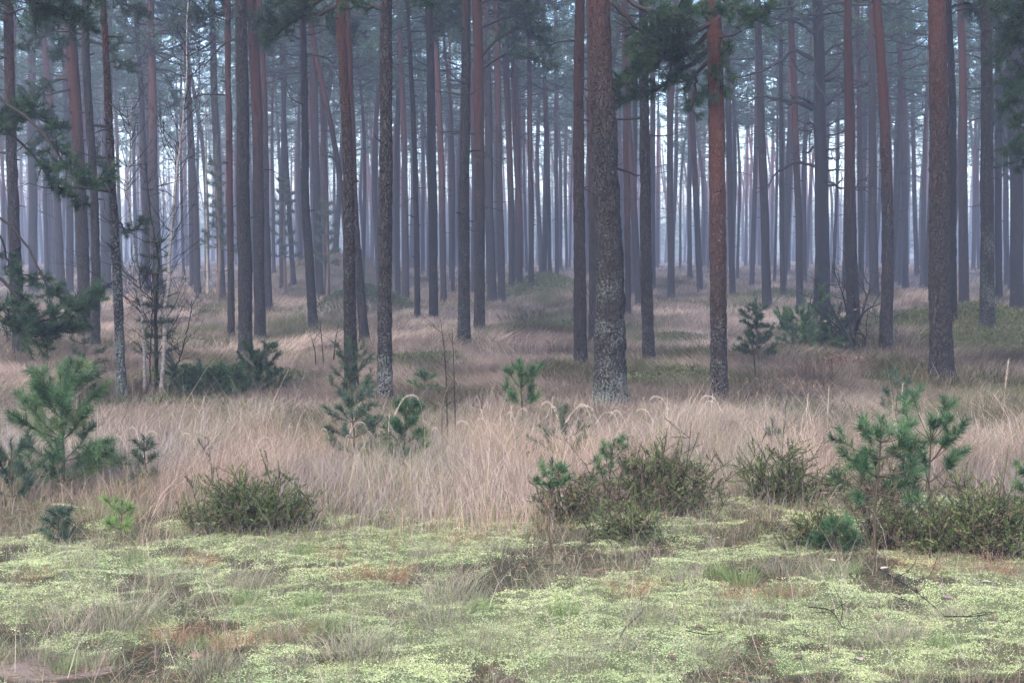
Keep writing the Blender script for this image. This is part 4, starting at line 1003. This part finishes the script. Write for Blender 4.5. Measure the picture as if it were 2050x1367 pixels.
# ------------------------------------------------------------------ moss and sparse grass of the clearing
def moss():
    rng = np.random.default_rng(34); n = 1350000
    y = 4.9 + 4.4 * rng.random(n) ** 1.25; x = rng.uniform(-1, 1, n) * (.36 * y + 1.7)
    k = rng.random(n) < moss_mask(x, y) ** 1.3 * (.18 + .82 * sst(-.40, .25, fbm(x / .055, y / .055, 2, 127) + .5 * fbm(x / .2, y / .2, 2, 129))); x, y = x[k], y[k]; n = len(x)
    z = H(x, y) + .008 + .010 * rng.random(n)
    tone = fbm(x / .3, y / .3, 3, 121); gr = fbm(x / .6, y / .6, 3, 123)
    c = np.array([.50, .56, .29])[None] + np.array([.14, .12, .08]) * tone[:, None]
    c = np.where((gr > .12)[:, None], c * np.array([.90, .93, .95]), c)
    c = c * rng.uniform(.72, 1.25, (n, 1)); dk = rng.random(n) < .2; c[dk] *= np.array([.45, .45, .4])
    mb = MB()
    for j in range(3):
        a = rng.random(n) * 6.283; d = np.stack([np.cos(a), np.sin(a), rng.uniform(.15, 1.0, n)], 1)
        needles(mb, np.stack([x, y, z], 1), d, rng.uniform(.003, .0085, n), rng.uniform(.0022, .0036, n), c=c * rng.uniform(.85, 1.15, (n, 1)), rng=rng)
    o = mb.obj('moss', MOSSM); o['kind'] = 'stuff'; o['label'] = 'pale yellow-green moss carpet of the clearing'
    # thin bents and litter
    n = 140000; y = 4.9 + 4.0 * rng.random(n); x = rng.uniform(-1, 1, n) * (.36 * y + 1.7)
    k = rng.random(n) < .10 + .90 * sst(-.05, .30, fbm(x / .17, y / .17, 3, 131) + .4 * fbm(x / .9, y / .9, 2, 133)); x, y = x[k], y[k]; n = len(x)
    col = straw(n, rng, .8); g = rng.random(n) < .65; col[g] = (np.array([.20, .215, .105]) * rng.uniform(.6, 1.4, (n, 1)))[g]
    mb = MB(); blades(mb, np.stack([x, y, H(x, y)], 1), rng.uniform(.03, .13, n), rng.normal(size=(n, 2)) * .85, rng.uniform(0, .5, n), rng.uniform(.0013, .0024, n), col, rng)
    n = 3600; y = 4.9 + 4.5 * rng.random(n); x = rng.uniform(-1, 1, n) * (.36 * y + 1.7)
    blades(mb, np.stack([x, y, H(x, y)], 1), rng.uniform(.10, .40, n), rng.normal(size=(n, 2)) * .7, rng.uniform(0, .4, n), rng.uniform(.0014, .0026, n), straw(n, rng, .95), rng)
    o = mb.obj('sparse_grass', GRASS); o['kind'] = 'stuff'; o['label'] = 'thin dry bents scattered over the moss'
    # fallen needles and bits on bare soil
    n = 50000; y = 4.9 + 4.5 * rng.random(n); x = rng.uniform(-1, 1, n) * (.36 * y + 1.7)
    k = rng.random(n) < (1 - moss_mask(x, y)) * .9 + .06; x, y = x[k], y[k]; n = len(x)
    a = rng.random(n) * 6.283; d = np.stack([np.cos(a), np.sin(a), rng.normal(size=n) * .18], 1)
    mb = MB(); cols = np.array([(.20, .10, .06), (.12, .075, .05), (.28, .19, .14), (.06, .045, .035)])
    needles(mb, np.stack([x, y, H(x, y) + .012], 1), d, rng.uniform(.02, .07, n), .003, c=cols[rng.integers(0, 4, n)] * rng.uniform(.7, 1.3, (n, 1)), rng=rng)
    o = mb.obj('needle_litter', MOSSM); o['kind'] = 'stuff'; o['label'] = 'brown needle litter on bare patches of soil'
moss()

def tussocks():
    rng = np.random.default_rng(35)
    def proto(n, R, hh, cols, lab, grp, sp=.8):
        t = thing('grass_tussock', lab, 'grass tussock', (0, 0, 0), grp)
        r = R * np.sqrt(rng.random(n)) * .5; a = rng.random(n) * 6.283; x = np.cos(a) * r; y = np.sin(a) * r
        lean = np.stack([x, y], 1) / R * 1.8 * sp + rng.normal(size=(n, 2)) * .3
        c = np.array(cols)[rng.integers(0, len(cols), n)] * rng.uniform(.7, 1.3, (n, 1))
        mb = MB(); blades(mb, np.stack([x, y, np.full(n, -.01)], 1), hh * rng.uniform(.4, 1.2, n), lean, rng.uniform(0, .5, n), rng.uniform(.0014, .0026, n), c, rng)
        mb.obj('foliage', GRASS, t); return t
    grey = proto(300, .16, .13, [(.19, .20, .12), (.28, .25, .17), (.13, .14, .08), (.36, .29, .23)], 'grey-green grass tussock on the moss', 'grey-green tussocks on the moss')
    green = proto(280, .12, .11, [(.15, .22, .075), (.20, .27, .10), (.11, .16, .06)], 'fresh green grass tussock on the moss', 'fresh green tussocks on the moss', .6)
    rust = proto(300, .18, .10, [(.26, .12, .07), (.19, .10, .06), (.32, .19, .12)], 'rust-brown withered grass tussock on the moss', 'rust-brown tussocks on the moss', 1.2)
    spots = {id(grey): (grey, [(230, 1255, 1.6), (290, 1235, 1.4), (130, 1265, 1.2), (940, 1215, 1.1), (880, 1255, 1.5), (700, 1310, 1.5), (740, 1330, 1.2), (1810, 1285, 1.2), (1760, 1300, 1.1), (900, 1190, 1.2), (560, 1290, 1.1), (1290, 1245, 1), (1480, 1245, .9), (150, 1140, 1), (330, 1170, 1.1), (500, 1180, 1), (1650, 1155, 1.1), (1560, 1150, 1), (1420, 1330, 1), (960, 1310, .9), (420, 1350, 1.1), (1380, 1165, 1), (1000, 1105, .9), (860, 1120, 1), (1900, 1240, .9), (1240, 1310, .9), (1160, 1345, 1.), (70, 1320, 1.1), (190, 1330, .8), (590, 1340, 1.)]),
             id(green): (green, [(1130, 1232, 1), (650, 1265, 1.2), (575, 1240, 1), (612, 1112, 1.2), (490, 1212, 1.1), (620, 1215, .9), (1485, 1170, 1.3), (1440, 1160, 1.1), (960, 1225, .9), (1690, 1150, 1.1), (410, 1300, 1), (130, 1345, .8), (1890, 1300, 1), (270, 1130, 1)]),
             id(rust): (rust, [(475, 1300, 1.2), (580, 1280, 1), (660, 1120, 1), (400, 1135, 1), (1490, 1205, 1.2), (1560, 1195, 1), (1250, 1195, 1), (340, 1290, 1), (770, 1165, 1.2), (1600, 1195, .9), (1840, 1150, 1.2), (1980, 1150, 1.2), (70, 1160, .9), (700, 1165, .9), (930, 1090, 1.2), (1290, 1180, 1.)])}
    for t, L in spots.values():
        for i, (px, py, s) in enumerate(L):
            b = gnd(px, py); a = rng.random() * 6.28
            if i == 0: t.location = b; t.scale = (s, s, s)
            else: copy_thing(t, b, a, s * rng.uniform(.85, 1.15))
tussocks()

def stalks():
    rng = np.random.default_rng(36); protos = []
    def proto(bend, k):
        t = thing('grass_stalk', 'x', 'grass stalk'); h = 1.0
        P = spline([(0, 0, 0), (.01, 0, .45), (.03 * bend, 0, .78), (.12 * bend, 0, .95), (.32 * bend, .02, 1.0 - .03 * abs(bend)), (.52 * bend, .02, 1.0 - .20 * abs(bend))] if bend else [(0, 0, 0), (.01, 0, .4), (.03, 0, .8), (.06, 0, 1.06), (.08, 0, 1.18)], 24)
        mb = MB(); tube(mb, P, np.linspace(.0026, .0012, 24), 5, c=(.42, .35, .27)); mb.obj('stem', GRASS, t)
        hb = MB(); n = 190; i = rng.uniform(15 if bend else 17.5, 23, n); a = i.astype(int); a = np.minimum(a, 22); f = (i - a)[:, None]
        o = P[a] * (1 - f) + P[a + 1] * f; ax = unit(P[a + 1] - P[a])
        dd = ax * .9 + rng.normal(size=(n, 3)) * .42 + ([0, 0, -.12] if bend else [0, 0, .0])
        needles(hb, o, dd, rng.uniform(.018, .05, n), .0042, c=np.array([.50, .42, .345]) * rng.uniform(.7, 1.2, (n, 1)), rng=rng)
        hb.obj('seed_head', GRASS, t); return t
    L = {1: [(785, 905, 815), (905, 900, 840), (1010, 905, 822), (1075, 915, 800), (1150, 900, 805), (860, 910, 855), (1265, 880, 815), (1390, 880, 788), (640, 930, 855), (360, 950, 865), (215, 960, 868), (1290, 900, 790), (690, 930, 870), (255, 940, 850), (950, 905, 835), (1215, 900, 820)],
         -1: [(850, 905, 785), (1060, 910, 815), (965, 910, 850), (1200, 900, 808), (320, 950, 860), (410, 945, 872), (590, 930, 850), (740, 920, 842), (1240, 890, 822), (1120, 905, 812), (300, 960, 880), (550, 930, 872), (1000, 925, 845), (1440, 900, 800)],
         0: [(1100, 900, 795), (1330, 890, 805), (1610, 900, 790), (1655, 880, 775), (1800, 880, 768), (2005, 860, 722), (195, 920, 825), (290, 955, 855), (485, 945, 852), (575, 930, 848), (1715, 920, 838), (1560, 930, 870), (1020, 915, 812), (1860, 930, 840), (1420, 920, 790), (775, 930, 830)]}
    lab = {1: ('pale plumed grass stalk arching to the right above the grass strip', 'right-arching plumed stalks'), -1: ('pale plumed grass stalk arching to the left above the grass strip', 'left-arching plumed stalks'), 0: ('pale upright grass stalk with narrow seed head above the strip', 'upright plumed stalks')}
    for bend, lst in L.items():
        t = proto(bend, 0); t['label'], t['group'] = lab[bend]
        for i, (px, py, top) in enumerate(lst):
            Y = rng.uniform(9.2, 10.6); p = pix(px, py, Y); z0 = h1(p[0], Y); hh = pix(px, top, Y)[2] - z0
            s = max(hh, .25) / (1.18 if bend == 0 else 1.0); o = t if i == 0 else copy_thing(t, (0, 0, 0))
            sx = s * rng.uniform(.3, .75)
            o.location = (float(p[0]), float(Y), float(z0)); o.scale = (sx, sx, s); o.rotation_euler = (0, 0, rng.normal() * .45)
stalks()

# ------------------------------------------------------------------ fallen leaves, twigs, bark
def litter():
    rng = np.random.default_rng(37)
    def one(name, label, cat, px, py, s, col, group=None):
        b = gnd(px, py); mb = MB(); leaf(mb, np.array([0, 0, .02]), s, rng, col, True)
        o = mb.obj(name, LEAF); o.location = b; o['label'] = label; o['category'] = cat
        if group: o['group'] = group
    for px, py in ((1400, 1262), (1760, 1247), (1345, 1325), (1985, 1250), (1230, 1175), (590, 1345), (1835, 1190), (1600, 1325), (1545, 1340)):
        one('fallen_leaf', 'small dull brown fallen leaf lying on the moss', 'leaf', px, py, .055, (.13, .08, .06), 'dull brown leaves on the moss')
    for px, py in ((1770, 1145), (1975, 1175), (1665, 1130), (1720, 1330)):
        one('fallen_leaf', 'pale cream fallen leaf lying on the moss at right', 'leaf', px, py, .05, (.42, .34, .28), 'cream leaves on the moss')
    one('bark_chip', 'flat reddish piece of bark by the bare sand patch', 'bark', 392, 1326, .075, (.33, .15, .11))
    one('fallen_leaf', 'purplish fallen leaf lying on moss below the heather', 'leaf', 1895, 1205, .07, (.24, .15, .15))
    one('yellow_leaf', 'bright yellow leaf under the conical conifer', 'leaf', 1535, 705, .13, (.75, .50, .06))
    def twig(label, path, r, seed, mat=DARKWOOD, nb=3):
        rg = np.random.default_rng(seed); b = gnd(*path[0]); r *= .65; P = [gnd(x, y) - b + [0, 0, .015 + .03 * rg.random()] for x, y in path]
        S = spline(P, 12); t = thing('fallen_twig', label, 'twig', b)
        mb = MB(); tube(mb, S, np.linspace(r, r * .4, 12), 5); mb.obj('stem', mat, t)
        for k in range(nb):
            i = rg.integers(3, 11); d = unit(rg.normal(size=3) * [1, 1, .25] + [0, 0, .3]) * rg.uniform(.06, .2)
            m2 = MB(); tube(m2, spline([S[i], S[i] + d * .5, S[i] + d + rg.normal(size=3) * .02], 4), np.linspace(r * .5, r * .25, 4), 4); m2.obj('side_twig', mat, t)
    twig('black curved twig lying on the moss at right', [(1618, 1228), (1660, 1245), (1700, 1270), (1725, 1275)], .0055, 1)
    twig('long thin dead branch slanting down from the heather at right', [(1760, 1148), (1800, 1175), (1850, 1215), (1890, 1240)], .006, 2, nb=6)
    twig('small forked black twig on the moss in the middle', [(1242, 1285), (1255, 1265), (1280, 1250), (1290, 1230)], .0045, 3)
    twig('dark straight twig lying across the lower moss', [(1372, 1283), (1420, 1285), (1450, 1286)], .0045, 4, nb=1)
    twig('thin twig slanting up towards the spindly seedling', [(1125, 1135), (1160, 1110), (1200, 1085)], .0045, 5, nb=2)
    twig('pale grey dead branch lying beside the clearest young pine stem', [(1748, 1052), (1715, 1056), (1690, 1066)], .007, 6, GREYWOOD, 2)
    twig('blackish twig at the right edge on the moss', [(1890, 1250), (1940, 1255), (1990, 1245)], .005, 7)
    twig('short twig stub lying below the dark heather bush', [(1790, 1205), (1830, 1230), (1860, 1235)], .004, 8, nb=2)
    twig('thin dark twig lying under the left heather bush', [(380, 1070), (410, 1078), (440, 1076)], .005, 9, nb=3)
litter()

# ------------------------------------------------------------------ haze
def haze():
    mb = MB(); x, y0, y1, z0, z1 = 150, -26, 246, -1.8, 19.5
    v = [(-x, y0, z0), (x, y0, z0), (x, y1, z0), (-x, y1, z0), (-x, y0, z1), (x, y0, z1), (x, y1, z1), (-x, y1, z1)]
    mb.add(v, [(0, 3, 2, 1), (4, 5, 6, 7), (0, 1, 5, 4), (1, 2, 6, 5), (2, 3, 7, 6), (3, 0, 4, 7)])
    m, nt, out = newmat('forest_haze'); p = N(nt, 'ShaderNodeVolumePrincipled')
    p.inputs['Color'].default_value = (.72, .79, 1.0, 1); p.inputs['Density'].default_value = .0026; p.inputs['Anisotropy'].default_value = .2
    lk(nt, p.outputs[0], out.inputs['Volume'])
    o = mb.obj('haze', m, smooth=False); o['kind'] = 'stuff'; o['label'] = 'pale bluish haze filling the forest'
haze()

# ------------------------------------------------------------------ light, sky, camera
EL, AZ = math.radians(48), math.radians(205)
w = bpy.data.worlds.new('World'); bpy.context.scene.world = w; w.use_nodes = True
nt = w.node_tree; nt.nodes.clear()
sky = nt.nodes.new('ShaderNodeTexSky'); sky.sky_type = 'NISHITA'; sky.sun_disc = False; sky.sun_elevation = EL; sky.sun_rotation = AZ
sky.air_density = 1.0; sky.dust_density = 3.0; sky.ozone_density = 1.5
hs = nt.nodes.new('ShaderNodeHueSaturation'); hs.inputs['Saturation'].default_value = 1.2
bg = nt.nodes.new('ShaderNodeBackground'); bg.inputs['Strength'].default_value = .15
wo = nt.nodes.new('ShaderNodeOutputWorld')
nt.links.new(sky.outputs[0], hs.inputs['Color']); nt.links.new(hs.outputs[0], bg.inputs[0]); nt.links.new(bg.outputs[0], wo.inputs[0])
sl = bpy.data.lights.new('sun', 'SUN'); sl.energy = .9; sl.angle = math.radians(25); sl.color = (1, .97, .94)
so = bpy.data.objects.new('sun', sl); C.objects.link(so)
sd = Vector((math.sin(AZ) * math.cos(EL), math.cos(AZ) * math.cos(EL), math.sin(EL)))
so.rotation_euler = sd.to_track_quat('Z', 'Y').to_euler(); so.location = (0, -10, 30)

cd = bpy.data.cameras.new('camera'); co = bpy.data.objects.new('camera', cd); C.objects.link(co)
cd.lens = 50.0 * (FPX / (2050 * 50 / 36.0)); cd.sensor_width = 36; cd.clip_end = 1000; cd.clip_start = .05
co.location = (0, 0, CAMZ); co.rotation_euler = (math.pi / 2 - PITCH, 0, 0)
S = bpy.context.scene; S.camera = co
S.view_settings.view_transform = 'Standard'; S.view_settings.look = 'None'; S.view_settings.exposure = 2.2; S.view_settings.gamma = 1
S.render.engine = 'CYCLES'; cy = S.cycles
cy.max_bounces = 6; cy.diffuse_bounces = 3; cy.glossy_bounces = 1; cy.transmission_bounces = 3; cy.volume_bounces = 2; cy.transparent_max_bounces = 8
cy.caustics_reflective = False; cy.caustics_refractive = False
cy.use_adaptive_sampling = True; cy.adaptive_threshold = .03
cy.use_denoising = True; cy.denoiser = 'OPENIMAGEDENOISE'; cy.denoising_input_passes = 'RGB_ALBEDO_NORMAL'
cy.sample_clamp_indirect = 4
